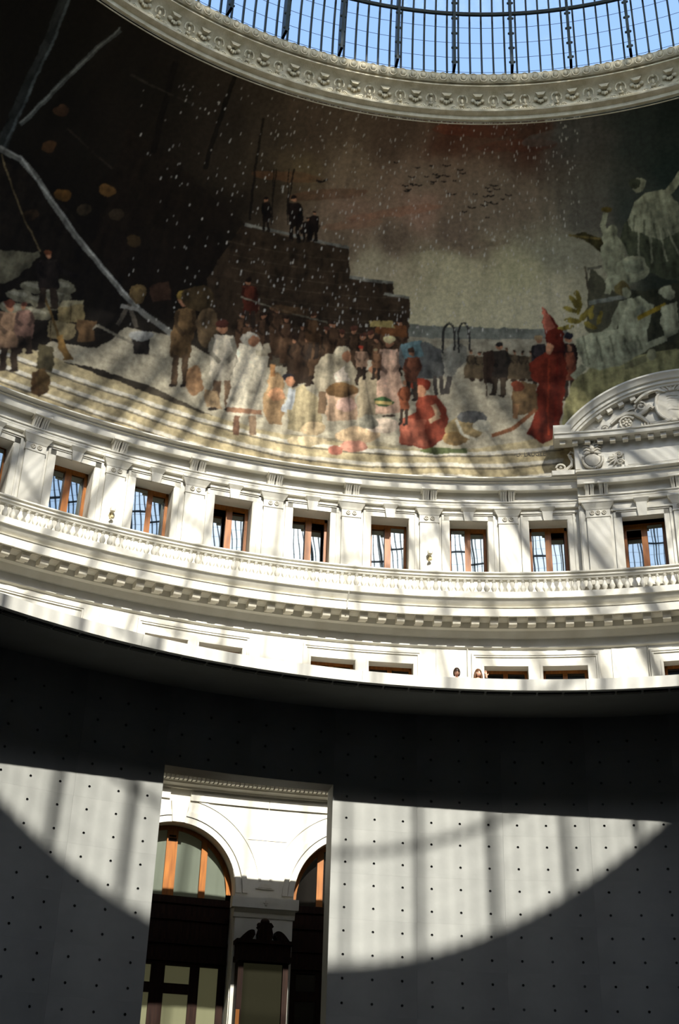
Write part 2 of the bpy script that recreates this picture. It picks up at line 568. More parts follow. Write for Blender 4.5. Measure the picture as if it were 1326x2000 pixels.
def arch_door(c, idx, lit):
    d = empty('door_%d' % idx, P(c, RW + 0.42, 0), -rad(c))
    struct(d, 'tall dark walnut double door with %s under the arch' % ('olive lit panes' if lit else 'black panels'), 'door')
    hd = MB()
    hd.box(-ARC_R, ARC_R, -.06, .06, 5.32, 6.66)
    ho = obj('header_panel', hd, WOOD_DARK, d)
    for (z0, z1) in ((6.30, 6.40), (5.78, 5.86), (5.40, 5.46)):
        mm = MB(); mm.box(-ARC_R, ARC_R, -.10, -.05, z0, z1)
        obj('rail_moulding', mm, WOOD_DARK, ho)
    xs = [(-ARC_R, -1.33), (-.80, -.68), (-.42 + .0, -.42 + .0)]
    # stiles and rails as measured: pane columns with dark wood between
    cols = [(-1.30, -.62), (-.44, -.18), (.08, .70), (.90, 1.34)]
    cols = [(-1.30, -.84), (-.62, -.24), (.08, .66), (.88, 1.32)]
    x_prev = -ARC_R
    for (a, b) in cols + [(ARC_R, ARC_R)]:
        if a - x_prev > .01:
            st = MB(); st.box(x_prev, a, -.05, .05, 0.0, 5.32)
            obj('stile', st, WOOD_DARK, d)
        x_prev = b
    for q, (a, b) in enumerate(cols):
        zs = [(4.93, 5.30), (1.2, 4.71)] if q != 3 else [(1.2, 5.31)]
        for (z0, z1) in zs:
            pn = MB(); pn.box(a, b, .0, .012, z0, z1)
            obj('pane', pn, PANE_DOOR if lit else PANE_DARK, d)
        rl = MB()
        if q != 3:
            rl.box(a, b, -.045, .045, 4.71, 4.93)
        rl.box(a, b, -.045, .045, 0.0, 1.2)
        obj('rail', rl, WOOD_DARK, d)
    return d

arch_window(arch_c[1], 1, True)
arch_window(arch_c[2], 2, False)
arch_door(arch_c[1], 1, True)
arch_door(arch_c[2], 2, False)
for i_, c in enumerate((arch_c[0], arch_c[3])):
    bk = MB(); bk.cbox(c - ARC_HALF - .3, c + ARC_HALF + .3, RW + .5, RW + .55, 0, 8.6)
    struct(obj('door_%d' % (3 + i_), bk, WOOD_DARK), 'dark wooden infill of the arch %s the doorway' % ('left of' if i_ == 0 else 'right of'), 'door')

# carved display case on the pier
dcase = empty('display_case', P(-28.87, RW - .12, 0), -rad(-28.87))
tag(dcase, 'dark carved wooden display case with crest standing against the stone pier', 'cabinet')
cb = MB(); cb.box(-.60, -.48, -.42, 0, 0, 5.42); cb.box(.42, .54, -.42, 0, 0, 5.42); cb.box(-.48, .42, -.06, 0, 0, 5.42); cb.box(-.48, .42, -.42, 0, 0, 1.0)
obj('carcass', cb, WOOD_DARK, dcase)
pn = MB(); pn.box(-.47, .41, -.36, -.34, 1.0, 5.36)
obj('pane', pn, CASE_GLASS, dcase)
hd = MB()
hd.box(-.66, .60, -.48, 0, 5.40, 5.52)
hd.prism([(-.64, 5.52), (.58, 5.52), (.58, 5.80), (-.64, 5.80)], -.44, 0)
hd.box(-.68, .62, -.50, 0, 5.78, 5.86)
obj('entablature', hd, WOOD_DARK, dcase)
for sgn, x0 in ((1, -.62), (-1, .56)):
    sp = MB()
    pts = []
    for k in range(11):
        a = k / 10
        pts.append((x0 + sgn * (.02 + .32 * a), 5.86 + .21 * sin(a * pi * .60)))
    pts += [(x0 + sgn * .36, 5.97), (x0 + sgn * .30, 5.86)]
    if sgn < 0: pts = pts[::-1]
    sp.prism(pts, -.46, -.1)
    obj('broken_pediment', sp, WOOD_DARK, dcase)
cr = MB()
cr.prism([(-.17, 5.86), (.13, 5.86), (.15, 6.0), (.12, 6.12), (.16, 6.16), (.10, 6.24), (-.14, 6.24), (-.20, 6.16), (-.16, 6.12), (-.19, 6.0)], -.44, -.14)
cr.ball((-.02, -.28, 6.27), (.11, .1, .09), 10, 8)
cr.ball((-.14, -.28, 6.2), (.07, .07, .06)); cr.ball((.10, -.28, 6.2), (.07, .07, .06))
obj('crest', cr, WOOD_DARK, dcase, 40)
st = MB(); st.box(-.60, -.52, -.47, -.42, 3.2, 4.38)
obj('sunlit_post_strip', st, WOOD, dcase)  # oak-coloured strip paints the sunlit lower part of the dark post

# ------------------------------------------------------------------ upper stone wall with two storeys of openings
UP_WIN = [-7.60 - BAY * k for k in range(9)]          # window centres, regular bays
UP_AV = [-0.13, 6.55]                                  # avant-corps windows
UP_R = [13.95]
UP_HW = 1.525
LOW = [(-51.9, -48.6), (-47.5, -44.2), (-39.0, -35.75), (-34.89, -31.59), (-26.32, -22.91), (-21.87, -18.45), (-13.03, -9.70), (-8.59, -5.24), (0.34, 3.70), (4.80, 8.15)]
Z_UW0, Z_UW1 = 15.48, 17.20
Z_LW0, Z_LW1 = 11.05, 12.97
AV0, AV1 = -5.10, 11.50
holes = [(c - UP_HW, c + UP_HW, Z_UW0, Z_UW1) for c in UP_WIN + UP_R]
holes += [(a, b, Z_LW0, Z_LW1) for a, b in LOW]
holes += [(c - 1.62, c + 1.62, Z_UW0, 17.06) for c in UP_AV]

def wallgrid(mb, R, t0, t1, z0, z1, holes, depth, step=1.0):
    ts = sorted(set([t0, t1] + [h[0] for h in holes] + [h[1] for h in holes]))
    zs = sorted(set([z0, z1] + [h[2] for h in holes] + [h[3] for h in holes]))
    for a, b in zip(ts[:-1], ts[1:]):
        for c, d in zip(zs[:-1], zs[1:]):
            m1, m2 = (a + b) / 2, (c + d) / 2
            if any(h[0] < m1 < h[1] and h[2] < m2 < h[3] for h in holes):
                continue
            mb.rev([(R, c), (R, d)], a, b, max(1, int(math.ceil((b - a) / step))))
    for h in holes:
        for t in (h[0], h[1]):
            mb.add([P(t, R, h[2]), P(t, R, h[3]), P(t, R + depth, h[3]), P(t, R + depth, h[2])], [(0, 1, 2, 3)])
        for z in (h[2], h[3]):
            mb.rev([(R, z), (R + depth, z)], h[0], h[1], 3)
uw = MB()
wallgrid(uw, RW, VIS0 - 6, VIS1 + 2, 10.70, 18.45, holes, 0.62)
uw.rev([(RW, 10.70), (RW, 18.45)], VIS1 + 2, VIS0 - 6 + 360, 200)
upwall = struct(obj('wall_upper', uw, PLASTER, smooth=25), 'white stone upper wall with two storeys of windows', 'wall')

# projecting bay below the pediment
av = MB()
RA = RW - 0.22
avh = [(c - 1.62, c + 1.62, Z_UW0, 17.06) for c in UP_AV]
wallgrid(av, RA, AV0, AV1, 14.6, 18.45, avh, 0.70)
for t in (AV0, AV1):
    av.add([P(t, RA, 14.6), P(t, RA, 18.45), P(t, RW + .05, 18.45), P(t, RW + .05, 14.6)], [(0, 1, 2, 3)])
avw = obj('projecting_bay', av, PLASTER, upwall, 25)

# ---- entablature under the mural
def entab(prof, t0, t1, n):
    mb = MB(); mb.rev(prof, t0, t1, n, closed=True, caps=(abs(t1 - t0) < 359)); return mb
crown = [(RW + .02, 18.09), (19.33, 18.09), (19.33, 18.06), (19.27, 18.06), (19.25, 18.10), (19.23, 18.25), (19.17, 18.27), (19.19, 18.30), (19.10, 18.335), (19.06, 18.34), (19.06, 18.375), (19.40, 18.40), (RW + .02, 18.40)]
archi = [(RW + .02, 17.56), (19.40, 17.56), (19.39, 17.64), (19.42, 17.65), (19.40, 17.66), (19.39, 17.72), (19.36, 17.73), (19.36, 17.76), (RW + .02, 17.77)]
sh = lambda pr, d: [(r - d if r < RW else r, z) for r, z in pr]
en = struct(obj('trim_2', entab(crown, AV1, AV0 + 360, 300), PLASTER, smooth=28), 'long white crown cornice running directly beneath the painted mural', 'cornice')
obj('architrave', entab(archi, AV1, AV0 + 360, 300), PLASTER, en, 28)
obj('cornice_break', entab(sh(crown, .22), AV0, AV1, 17), PLASTER, en, 28)
obj('architrave_break', entab(sh(archi, .22), AV0, AV1, 17), PLASTER, en, 28)

# ---- pilasters, consoles, window surrounds
def loc_at(th, R, z=0.0):
    return P(th, R, z), -rad(th)

def mesh_pilaster(hw, proj):
    mb = MB(); mb.box(-hw, hw, -proj, .03, 14.6, 17.16)
    return mb.mesh('pilaster', PLASTER)
def mesh_capital(hw, proj, rings):
    mb = MB()
    mb.box(-hw - .02, hw + .02, -proj - .02, .03, 17.10, 17.14)
    w0, w1, w2 = hw + .01, hw + .05, hw + .12
    for (a, b, z0, z1, p0, p1) in ((w0, w0, 17.14, 17.32, proj + .01, proj + .01), (w0, w1, 17.32, 17.38, proj + .02, proj + .05), (w1, w2, 17.38, 17.50, proj + .05, proj + .13), (w2, w2, 17.50, 17.56, proj + .14, proj + .14)):
        mb.add([(-a, -p0, z0), (a, -p0, z0), (b, -p1, z1), (-b, -p1, z1), (-a, .03, z0), (a, .03, z0), (b, .03, z1), (-b, .03, z1)],
               [(0, 1, 2, 3), (4, 7, 6, 5), (0, 4, 5, 1), (1, 5, 6, 2), (2, 6, 7, 3), (3, 7, 4, 0)])
    return mb.mesh('capital', PLASTER)
def mesh_ring():
    mb = MB()
    mb.tube([(.05 * cos(a), 0, .05 * sin(a)) for a in [2 * pi * k / 12 for k in range(12)]], .017, 6, closed=True)
    mb.ball((0, 0, 0), .024)
    return mb.mesh('rosette', ORNAMENT, 40)
PIL, CAP, RING = mesh_pilaster(.26, .07), mesh_capital(.26, .07, 2), mesh_ring()
def console_mesh(hw):
    """fluted bracket pair with a slot between, tapering downwards"""
    mb = MB()
    for sx in (-1, 1):
        x0, x1 = sx * .014, sx * hw
        a, b = min(x0, x1), max(x0, x1)
        prof = [(-.30, 18.06), (-.30, 18.02), (-.25, 17.98), (-.16, 17.90), (-.10, 17.80), (-.09, 17.70), (.02, 17.70), (.02, 18.06)]
        n = len(prof)
        vs_ = [(a, y, z) for y, z in prof] + [(b, y, z) for y, z in prof]
        mb.add(vs_, [tuple(range(n)), tuple(reversed(range(n, 2 * n)))] + [(i, (i + 1) % n, n + (i + 1) % n, n + i) for i in range(n)])
        for k in range(3):
            xm = a + (b - a) * (k + .5) / 3
            mb.tube([(xm, -.27, 17.985), (xm, -.18, 17.90), (xm, -.12, 17.80), (xm, -.105, 17.71)], .018, 6)
    mb.box(-hw - .03, hw + .03, -.33, .02, 18.02, 18.07)
    mb.box(-hw * .9, -.04, -.10, .02, 17.60, 17.63); mb.box(.04, hw * .9, -.10, .02, 17.60, 17.63)
    return mb.mesh('console', PLASTER, 30)
CONS = console_mesh(.20)
PIL_T = [-10.79 - BAY * k for k in range(8)]
def place_pilaster(th, R, proj=0.07, pil=PIL, cap=CAP, cons=CONS, rings=(-.085, .085), console_dx=(0,)):
    loc, rz = loc_at(th, R)
    p = link('pilaster', pil, upwall, loc, rz)
    c_ = link('capital', cap, p)
    for x in rings:
        link('rosette', RING, p, (x, -proj - .03, 17.23))
    for dx in console_dx:
        l2, r2 = loc_at(th + math.degrees(dx / R), R)
        link('console', cons, upwall, l2, r2)
for t in PIL_T:
    place_pilaster(t, RW)
PILW, CAPW, CONSW = mesh_pilaster(.31, .07), mesh_capital(.31, .07, 3), console_mesh(.115)
for t in (-3.60, 3.21, 10.0):
    place_pilaster(t, RA, .07, PILW, CAPW, CONSW, (-.16, 0, .16), (-.19, .19))
# narrow flanking strips at the edges of the bay
for t in (-4.87, 11.3):
    s_ = MB(); s_.box(-.05, .05, -.03, .02, 14.6, 17.5)
    loc, rz = loc_at(t, RA)
    obj('pilaster_strip', s_, PLASTER, upwall, None, loc, rz)

def surround_mesh(hw, ztop, ear):
    mb = MB()
    o1, o2 = hw + .16, hw + .22
    for (a, b, pr) in ((hw + .012, o1, .035), (o1, o2, .06)):
        mb.box(-b, -a, -pr, .02, 14.7, ztop + .012)
        mb.box(a, b, -pr, .02, 14.7, ztop + .012)
        zt0, zt1 = ztop + .012 + (a - hw - .012), ztop + .012 + (b - hw - .012)
        mb.box(-b, b, -pr, .02, zt0, zt1)
        if pr > .05:
            mb.box(-b, -a, -pr, .02, ztop, zt1); mb.box(a, b, -pr, .02, ztop, zt1)
        else:
            mb.box(-b, -a, -pr, .02, ztop, zt1); mb.box(a, b, -pr, .02, ztop, zt1)
    mb.box(-o2 - .05, o2 + .05, -.09, .02, ztop + .20, ztop + .25)
    return mb.mesh('window_surround', PLASTER)
def key_mesh(ztop):
    mb = MB()
    mb.add([(-.11, -.09, ztop - .02), (.11, -.09, ztop - .02), (.15, -.12, 17.44), (-.15, -.12, 17.44), (-.11, .02, ztop - .02), (.11, .02, ztop - .02), (.15, .02, 17.44), (-.15, .02, 17.44)],
           [(0, 1, 2, 3), (4, 7, 6, 5), (0, 4, 5, 1), (1, 5, 6, 2), (2, 6, 7, 3), (3, 7, 4, 0)])
    mb.add([(-.15, -.12, 17.44), (.15, -.12, 17.44), (.21, -.20, 17.54), (-.21, -.20, 17.54), (-.15, .02, 17.44), (.15, .02, 17.44), (.21, .02, 17.54), (-.21, .02, 17.54)],
           [(0, 1, 2, 3), (4, 7, 6, 5), (0, 4, 5, 1), (1, 5, 6, 2), (2, 6, 7, 3), (3, 7, 4, 0)])
    return mb.mesh('keystone', PLASTER)
HWM = RW * rad(UP_HW)
SUR, KEY = surround_mesh(HWM, Z_UW1, True), key_mesh(Z_UW1)
HWA = RA * rad(1.62)
SURA, KEYA = surround_mesh(HWA, 17.06, True), key_mesh(17.06)
for c in UP_WIN + UP_R:
    loc, rz = loc_at(c, RW)
    link('window_surround', SUR, upwall, loc, rz); link('keystone', KEY, upwall, loc, rz)
for c in UP_AV:
    loc, rz = loc_at(c, RA)
    link('window_surround', SURA, upwall, loc, rz); link('keystone', KEYA, upwall, loc, rz)

# ---- oak casement windows, upper storey
def casement_meshes(hw, z0, z1):
    fr = MB()
    fr.box(-hw, -hw + .075, -.05, .06, z0, z1); fr.box(hw - .075, hw, -.05, .06, z0, z1)
    fr.box(-hw, hw, -.05, .06, z1 - .10, z1); fr.box(-hw, hw, -.05, .06, z0, z0 + .16)
    mu = MB(); mu.box(-.085, .085, -.075, .05, z0 + .1, z1 - .1)
    a = MB(); a.box(-hw + .07, -.08, 0.0, .012, z0 + .09, z1 - .09)
    b = MB(); b.box(.08, hw - .07, 0.0, .012, z0 + .09, z1 - .09)
    return fr.mesh('frame', WOOD), mu.mesh('mullion', WOOD), a.mesh('pane', PANE_MIRROR), b.mesh('pane', PANE_MIRROR)
ordn = ['leftmost, cut by the photo edge', 'second from the left edge', 'third from the left edge', 'fourth from the left edge', 'fifth from the left edge',
        'sixth from the left edge', 'seventh from the left edge', 'eighth from the left edge, next to the projecting bay']
CM = casement_meshes(HWM, Z_UW0, Z_UW1)
CMA = casement_meshes(HWA, Z_UW0, 17.06)
wi = 3
allw = sorted([(c, RW, CM, None) for c in UP_WIN] + [(c, RA, CMA, None) for c in UP_AV] + [(c, RW, CM, None) for c in UP_R])
for (c, R, cm, _) in allw:
    w = empty('window_%d' % wi, P(c, R + .50, 0), -rad(c))
    w.rotation_euler = (0, 0, -rad(c) + rng.normal(0, .012))
    k = round((c + 7.60) / BAY) + 7
    if c in UP_AV:
        lb = 'oak casement window in the projecting bay under the pediment' if c < 0 else 'oak casement window in the projecting bay beyond the right edge'
    elif c > 0:
        lb = 'oak casement window right of the projecting bay'
    elif 0 <= k <= 7:
        lb = 'reflecting oak casement window above the balustrade, ' + ordn[k]
    else:
        lb = 'reflecting oak casement window beyond the left edge of the photo'
    struct(w, lb, 'window')
    for nm, me in zip(('frame', 'mullion', 'pane', 'pane'), cm):
        p_ = link(nm, me, w)
        if nm == 'pane':
            p_.rotation_euler = (rng.normal(0, .01), 0, rng.normal(0, .015))
    wi += 1
# ---- lower storey windows, dark
lowlab = ['', '', 'left', 'right', 'left', 'right', 'left', 'right', '', '']
lowpair = ['far left pair', 'far left pair', 'left pair partly hidden by the parapet', 'left pair partly hidden by the parapet', 'middle pair above the parapet', 'middle pair above the parapet',
           'pair beside the two visitors', 'pair beside the two visitors', 'pair at the right edge', 'pair at the right edge']
for i_, (a, b) in enumerate(LOW):
    c, hw = (a + b) / 2, RW * rad((b - a) / 2)
    w = empty('window_%d' % wi, P(c, RW + .36, 0), -rad(c)); wi += 1
    struct(w, 'dark window, %s one of the %s' % ('left' if i_ % 2 == 0 else 'right', lowpair[i_]), 'window')
    fr = MB(); fr.box(-hw, -hw + .07, -.04, .04, Z_LW0, Z_LW1); fr.box(hw - .07, hw, -.04, .04, Z_LW0, Z_LW1); fr.box(-hw, hw, -.04, .04, Z_LW1 - .08, Z_LW1)
    obj('frame', fr, WOOD, w)
    mu = MB(); mu.box(-.06, .06, -.05, .04, Z_LW0, Z_LW1 - .08)
    obj('mullion', mu, WOOD, w)
    for s_ in (-1, 1):
        pn = MB(); x0, x1 = sorted((s_ * .06, s_ * (hw - .07)))
        pn.box(x0, x1, 0, .012, Z_LW0, Z_LW1 - .08)
        obj('pane', pn, PANE_DARK, w)
for i_ in range(0, len(LOW), 2):
    a, b = LOW[i_][0], LOW[i_ + 1][1]
    g_ = .63 if i_ not in (6, 8) else .95
    f_ = MB()
    for (d0, d1, pr) in ((0, .16, .05), (.16, .30, .03)):
        f_.cbox(a - g_ + d0 , a - g_ + d1, RW - pr, RW + .01, 10.8, 13.32 - d0 * .34, 1)
        f_.cbox(b + g_ - d1, b + g_ - d0, RW - pr, RW + .01, 10.8, 13.32 - d0 * .34, 1)
        f_.cbox(a - g_ + d0, b + g_ - d0, RW - pr, RW + .01, 13.32 - d1 * .34, 13.32 - d0 * .34, 9)
    obj('window_surround', f_, PLASTER, upwall)
    for (p0, p1) in (LOW[i_], LOW[i_ + 1]):
        lp = MB()
        for (e0, e1) in ((.0, .16),):
            lp.cbox(p0 - .2, p1 + .2, RW - .018, RW + .01, Z_LW1 + .005, Z_LW1 + .06, 3)
            lp.cbox(p0 - .2, p0 - .02, RW - .018, RW + .01, 10.8, Z_LW1 + .005, 1)
            lp.cbox(p1 + .02, p1 + .2, RW - .018, RW + .01, 10.8, Z_LW1 + .005, 1)
        obj('window_lip', lp, PLASTER, upwall)
# flat pilaster panels between the pairs
for (a, b) in ((-42.5, -40.7), (-30.2, -28.1), (-16.7, -14.9), (-3.4, -1.6)):
    fp = MB(); fp.cbox(a, b, RW - .02, RW + .01, 10.8, 13.40, 2)
    obj('wall_panel', fp, PLASTER, upwall)

# ------------------------------------------------------------------ main cornice with modillions
mc = MB()
mc.rev([(RW + .02, 13.72), (RW - .06, 13.74), (RW - .10, 13.80), (RW - .14, 13.90), (19.26, 13.93), (19.24, 14.085), (18.80, 14.085), (18.79, 14.06), (18.735, 14.06),
        (18.725, 14.28), (18.70, 14.285), (18.76, 14.31), (18.74, 14.335), (18.80, 14.345), (18.80, 14.365), (18.73, 14.42), (18.66, 14.52), (18.62, 14.53), (18.62, 14.70), (RW + .02, 14.72)],
       0, 360, 360, closed=True, rowclosed=True)
mainc = struct(obj('trim_3', mc, PLASTER, smooth=28), 'broad white cornice with modillions under the balustrade', 'cornice')
md = MB()
prof = [(18.86, 14.09), (18.86, 13.98), (18.90, 13.90), (18.97, 13.875), (19.05, 13.90), (19.14, 13.95), (19.26, 13.95), (19.26, 14.09)]
md.rev(prof, -.31, .31, 1, closed=True, caps=True)
mdm = md.mesh('modillion', ORNAMENT)
cf = MB(); cf.cbox(-.34, .34, 18.84, 18.96, 14.062, 14.086, 1)
cfm = cf.mesh('coffer_panel', ORNAMENT)
k = 0
t = VIS0
MSP = 1.47
t = -24.06 - MSP * 25
while t < VIS1:
    link('modillion', mdm, mainc, None, -rad(t))
    link('coffer_panel', cfm, mainc, None, -rad(t + MSP / 2))
    t += MSP
st_ = MB()
st_.rev([(RW + .01, 13.43), (RW - .05, 13.45), (RW - .07, 13.47), (RW - .07, 13.51), (RW + .01, 13.53)], 0, 360, 300, closed=True, rowclosed=True)
obj('string_moulding', st_, PLASTER, mainc, 28)
pipe = MB(); pipe.tube([P(-23.9, 18.60, 14.56), P(-23.95, 18.56, 14.50), P(-23.98, 18.70, 14.3), P(-24.0, 18.70, 14.08)], .018, 6)
tag(obj('hanging_cable', pipe, GREY_METAL), 'thin grey cable hooked over the cornice below the fourth window', 'cable')

# ------------------------------------------------------------------ balustrade
bal = empty('balustrade', P(-23, 18.85, 14.7), 0)
tag(bal, 'white stone balustrade running along the cornice below the windows', 'balustrade')
inv = Matrix.Translation(-bal.location)
def bobj(name, data, rz=0.0):
    o = bpy.data.objects.new(name, data)
    COL.objects.link(o)
    o.parent = bal
    o.matrix_parent_inverse = inv
    o.rotation_euler = (0, 0, rz)
    return o
rl = MB()
rl.rev([(18.78, 15.12), (18.76, 15.16), (18.73, 15.18), (18.73, 15.22), (18.76, 15.24), (18.70, 15.27), (18.70, 15.305), (18.98, 15.315), (19.0, 15.27), (18.96, 15.2), (18.94, 15.12)], 0, 360, 360, closed=True, rowclosed=True)
bobj('handrail', rl.mesh('handrail', PLASTER, 28))
pb = MB()
pb.rev([(18.74, 14.69), (18.74, 14.73), (18.96, 14.73), (18.96, 14.69)], 0, 360, 300, closed=True, rowclosed=True)
bobj('bottom_rail', pb.mesh('bottom_rail', PLASTER, 28))
bm_ = MB()
bm_.lathe([(.062, 14.73), (.062, 14.755), (.045, 14.765), (.030, 14.785), (.050, 14.82), (.073, 14.87), (.076, 14.90), (.060, 14.95), (.040, 15.00), (.034, 15.05), (.052, 15.065), (.040, 15.08), (.062, 15.095), (.062, 15.12)], 10, (0, 18.85, 0))
BALU = bm_.mesh('baluster', PLASTER, 50)
pm_ = MB(); pm_.box(-.12, .12, 18.75, 18.95, 14.73, 15.12)
PED = pm_.mesh('pedestal', PLASTER)
nb = 11
for k in range(-2, 9):
    for j in range(nb):
        th = -10.79 - BAY * k + BAY * (j + 0.5) / nb
        if th > VIS1: continue
        bobj('baluster', BALU, -rad(th))
for k in range(0, 3):
    pass
backb = MB()
th = VIS1
step_ = BAY / nb
t_ = -10.79 + 2 * BAY + BAY
stuff = MB()
while t_ < 300:
    stuff.lathe([(.05, 14.73), (.03, 14.785), (.075, 14.89), (.034, 15.05), (.06, 15.12)], 5, P(t_, 18.85, 0))
    t_ += step_
so = bobj('baluster_run', stuff.mesh('baluster_run', PLASTER, 50))
so['kind'] = 'stuff'

# ------------------------------------------------------------------ small wall fittings
def wall_fitting(th, z, lb):
    r_ = empty('wall_lamp', P(th, RW - .07, z), -rad(th))
    tag(r_, lb, 'lamp', 'small wall lamps on the pilasters')
    a = MB(); a.lathe([(.055, 0), (.06, -.02), (.03, -.04)], 10, (0, 0, .02), 'y')
    obj('back_plate', a, BRASS, r_, 40)
    b = MB(); b.tube([(0, -.03, .02), (0, -.10, .03), (0, -.12, .07)], .015, 6)
    obj('arm', b, BRASS, r_, 40)
    c = MB(); c.lathe([(.02, .05), (.065, .08), (.075, .15), (.05, .20), (.01, .22)], 10, (0, -.12, 0))
    obj('shade', c, ORNAMENT, r_, 40)
    d = MB(); d.ball((.01, -.10, -.06), (.05, .04, .05)); d.ball((-.03, -.09, -.10), .03)
    obj('ornament', d, BRASS, r_, 40)
wall_fitting(-42.69, 15.90, 'small brass wall lamp on the pilaster left of the second bright window')
wall_fitting(-17.17, 16.0, 'small brass wall lamp on the pilaster between fifth and sixth windows')
for th, z0, lb in ((-14.28, 12.62, 'thin grey conduit with junction box on wall above the visitors'), (-.72, 12.55, 'thin grey conduit with junction box on wall at the right edge')):
    cd = MB(); cd.tube([P(th, RW - .03, 13.43), P(th, RW - .03, z0)], .018, 6)
    r_ = empty('conduit', P(th, RW - .03, z0), 0)
    tag(r_, lb, 'pipe')
    o = obj('pipe', cd, GREY_METAL, r_); o.matrix_parent_inverse = Matrix.Translation(-r_.location)
    bx_ = MB(); bx_.box(-.05, .05, -.06, .02, -.10, .02)
    obj('junction_box', bx_, GREY_METAL, r_, None, None, -rad(th))
for th, lb in ((-17.25, 'small brass fitting on the wall beside the middle pair of windows'), (-4.0, 'small brass fitting on the wall right of the pair beside the visitors')):
    kb = MB(); kb.lathe([(.05, 0), (.05, -.03), (.03, -.06), (.045, -.10), (.01, -.13)], 8, (0, 0, 0), 'y')
    tag(obj('wall_fitting', kb, BRASS, None, 40, P(th, RW, 12.42), -rad(th)), lb, 'fitting', 'wall fittings beside the lower windows')

# ------------------------------------------------------------------ pediment over the projecting bay
PC = 3.20                      # centre of the pediment, degrees
PR, PZ = 3.75, 17.37           # radius and centre height of the segmental arch
K18 = 180 / pi / 18.65
ped = empty('pediment', P(PC, 18.65, 19.3), -rad(PC))
tag(ped, 'white segmental pediment with carved cartouche over the projecting bay', 'pediment')
def pobj(name, mb, mat=PLASTER, parent=None, smooth=30):
    """mesh given in building coordinates, hung under the pediment"""
    me = mb.mesh(name, mat, smooth)
    me.transform(PINV)
    return link(name, me, parent or ped)
PINV = (Matrix.Translation(ped.location) @ Matrix.Rotation(-rad(PC), 4, 'Z')).inverted()
def arc_sweep(sec, a0, a1, n, zmin=None):
    mb = MB()
    m = len(sec)
    vs_ = []
    for i in range(n + 1):
        a = a0 + (a1 - a0) * i / n
        for r, R in sec:
            vs_.append(P(PC + r * cos(a) * K18, R, PZ + r * sin(a)))
    fs = [(i * m + j, (i + 1) * m + j, (i + 1) * m + (j + 1) % m, i * m + (j + 1) % m) for i in range(n) for j in range(m)]
    fs += [tuple(range(m)), tuple(reversed(range(n * m, n * m + m)))]
    return mb.add(vs_, fs)
AE = math.acos(3.0 / PR)
pobj('arched_cornice', arc_sweep([(3.41, 19.15), (3.41, 18.80), (3.46, 18.78), (3.475, 18.73), (3.56, 18.72), (3.575, 18.66), (3.62, 18.64), (3.67, 18.58), (3.70, 18.54), (3.75, 18.54), (3.75, 19.15)], AE, pi - AE, 48))
hc_ = MB()
hc_.rev([(19.15, 19.30), (18.72, 19.30), (18.70, 19.28), (18.62, 19.30), (18.60, 19.40), (18.56, 19.42), (18.56, 19.45), (19.15, 19.47)], PC - 10.0, PC + 10.0, 20, closed=True, caps=True)
pobj('horizontal_cornice', hc_)
for s_ in (-1, 1):
    ec = MB()
    a, b = sorted((PC + s_ * 8.55, PC + s_ * 10.05))
    ec.rev([(19.15, 19.40), (18.60, 19.40), (18.58, 19.46), (18.52, 19.56), (18.50, 19.60), (18.50, 19.65), (19.15, 19.65)], a, b, 2, closed=True, caps=True)
    pobj('cornice_end', ec)
fz = MB()
fz.cbox(AV0 - .1, AV1 + .1, 18.99, 19.40, 18.37, 19.32, 17)
pobj('frieze', fz)
bb = MB()
bb.rev([(18.99, 18.37), (18.93, 18.37), (18.92, 18.42), (18.96, 18.46), (18.99, 18.46)], AV0 - .1, AV1 + .1, 17, closed=True, caps=True)
pobj('base_moulding', bb)
for s_ in (-1, 1):
    cnr = PC + s_ * 8.36
    blk = MB(); a, b = sorted((cnr, PC + s_ * 10.3))
    blk.cbox(a, b, 19.0, 19.35, 18.36, 18.50, 2)
    pobj('scroll_base', blk)
    pil_ = MB(); a, b = sorted((cnr, cnr - s_ * .35)); pil_.cbox(a, b, 18.93, 19.0, 18.46, 19.3, 1)
    pobj('edge_strip', pil_)
    sc = MB()
    x = lambda q: PC + s_ * (8.36 + q)
    path = [P(x(.05), 19.12, 19.08), P(x(.30), 19.10, 19.12), P(x(.50), 19.10, 19.03), P(x(.38), 19.10, 18.95), P(x(.28), 19.10, 19.0)]
    sc.tube(path, .035, 6)
    sc.tube([P(x(.45), 19.12, 19.02), P(x(.22), 19.12, 18.85), P(x(.35), 19.12, 18.68), P(x(.75), 19.12, 18.56), P(x(1.2), 19.12, 18.54), P(x(1.55), 19.12, 18.60)], [.04, .05, .06, .06, .05, .04], 6)
    sc.tube([P(x(1.2) + s_ * (.36 * cos(q)), 19.10, 18.63 + .11 * sin(q)) for q in [pi * k / 6 for k in range(12)]], .032, 6)
    sc.ball(P(x(1.2), 19.10, 18.63), .045)
    pobj('scroll_bracket', sc, ORNAMENT, None, 50)

dn = MB(); dn.box(-.075, .075, 0, .16, -.125, 0)
dn.box(-.085, .085, -.012, .16, -.03, 0)
def dentil_loc(th, R, z, rotz=None):
    M = PINV @ (Matrix.Translation(P(th, R, z)) @ Matrix.Rotation(-rad(th), 4, 'Z'))
    return M
DNM = dn.mesh('dentil', ORNAMENT)
for k in range(-9, 10):
    th = PC + k * 1.035
    o = link('dentil', DNM, ped); o.matrix_local = dentil_loc(th, 18.74, 19.305)
for k in range(-6, 7):
    a = pi / 2 - k * .107
    th, z = PC + 3.40 * cos(a) * K18, PZ + 3.415 * sin(a)
    o = link('dentil', DNM, ped); o.matrix_local = dentil_loc(th, 18.86, z) @ Matrix.Rotation(pi / 2 - a, 4, 'Y')
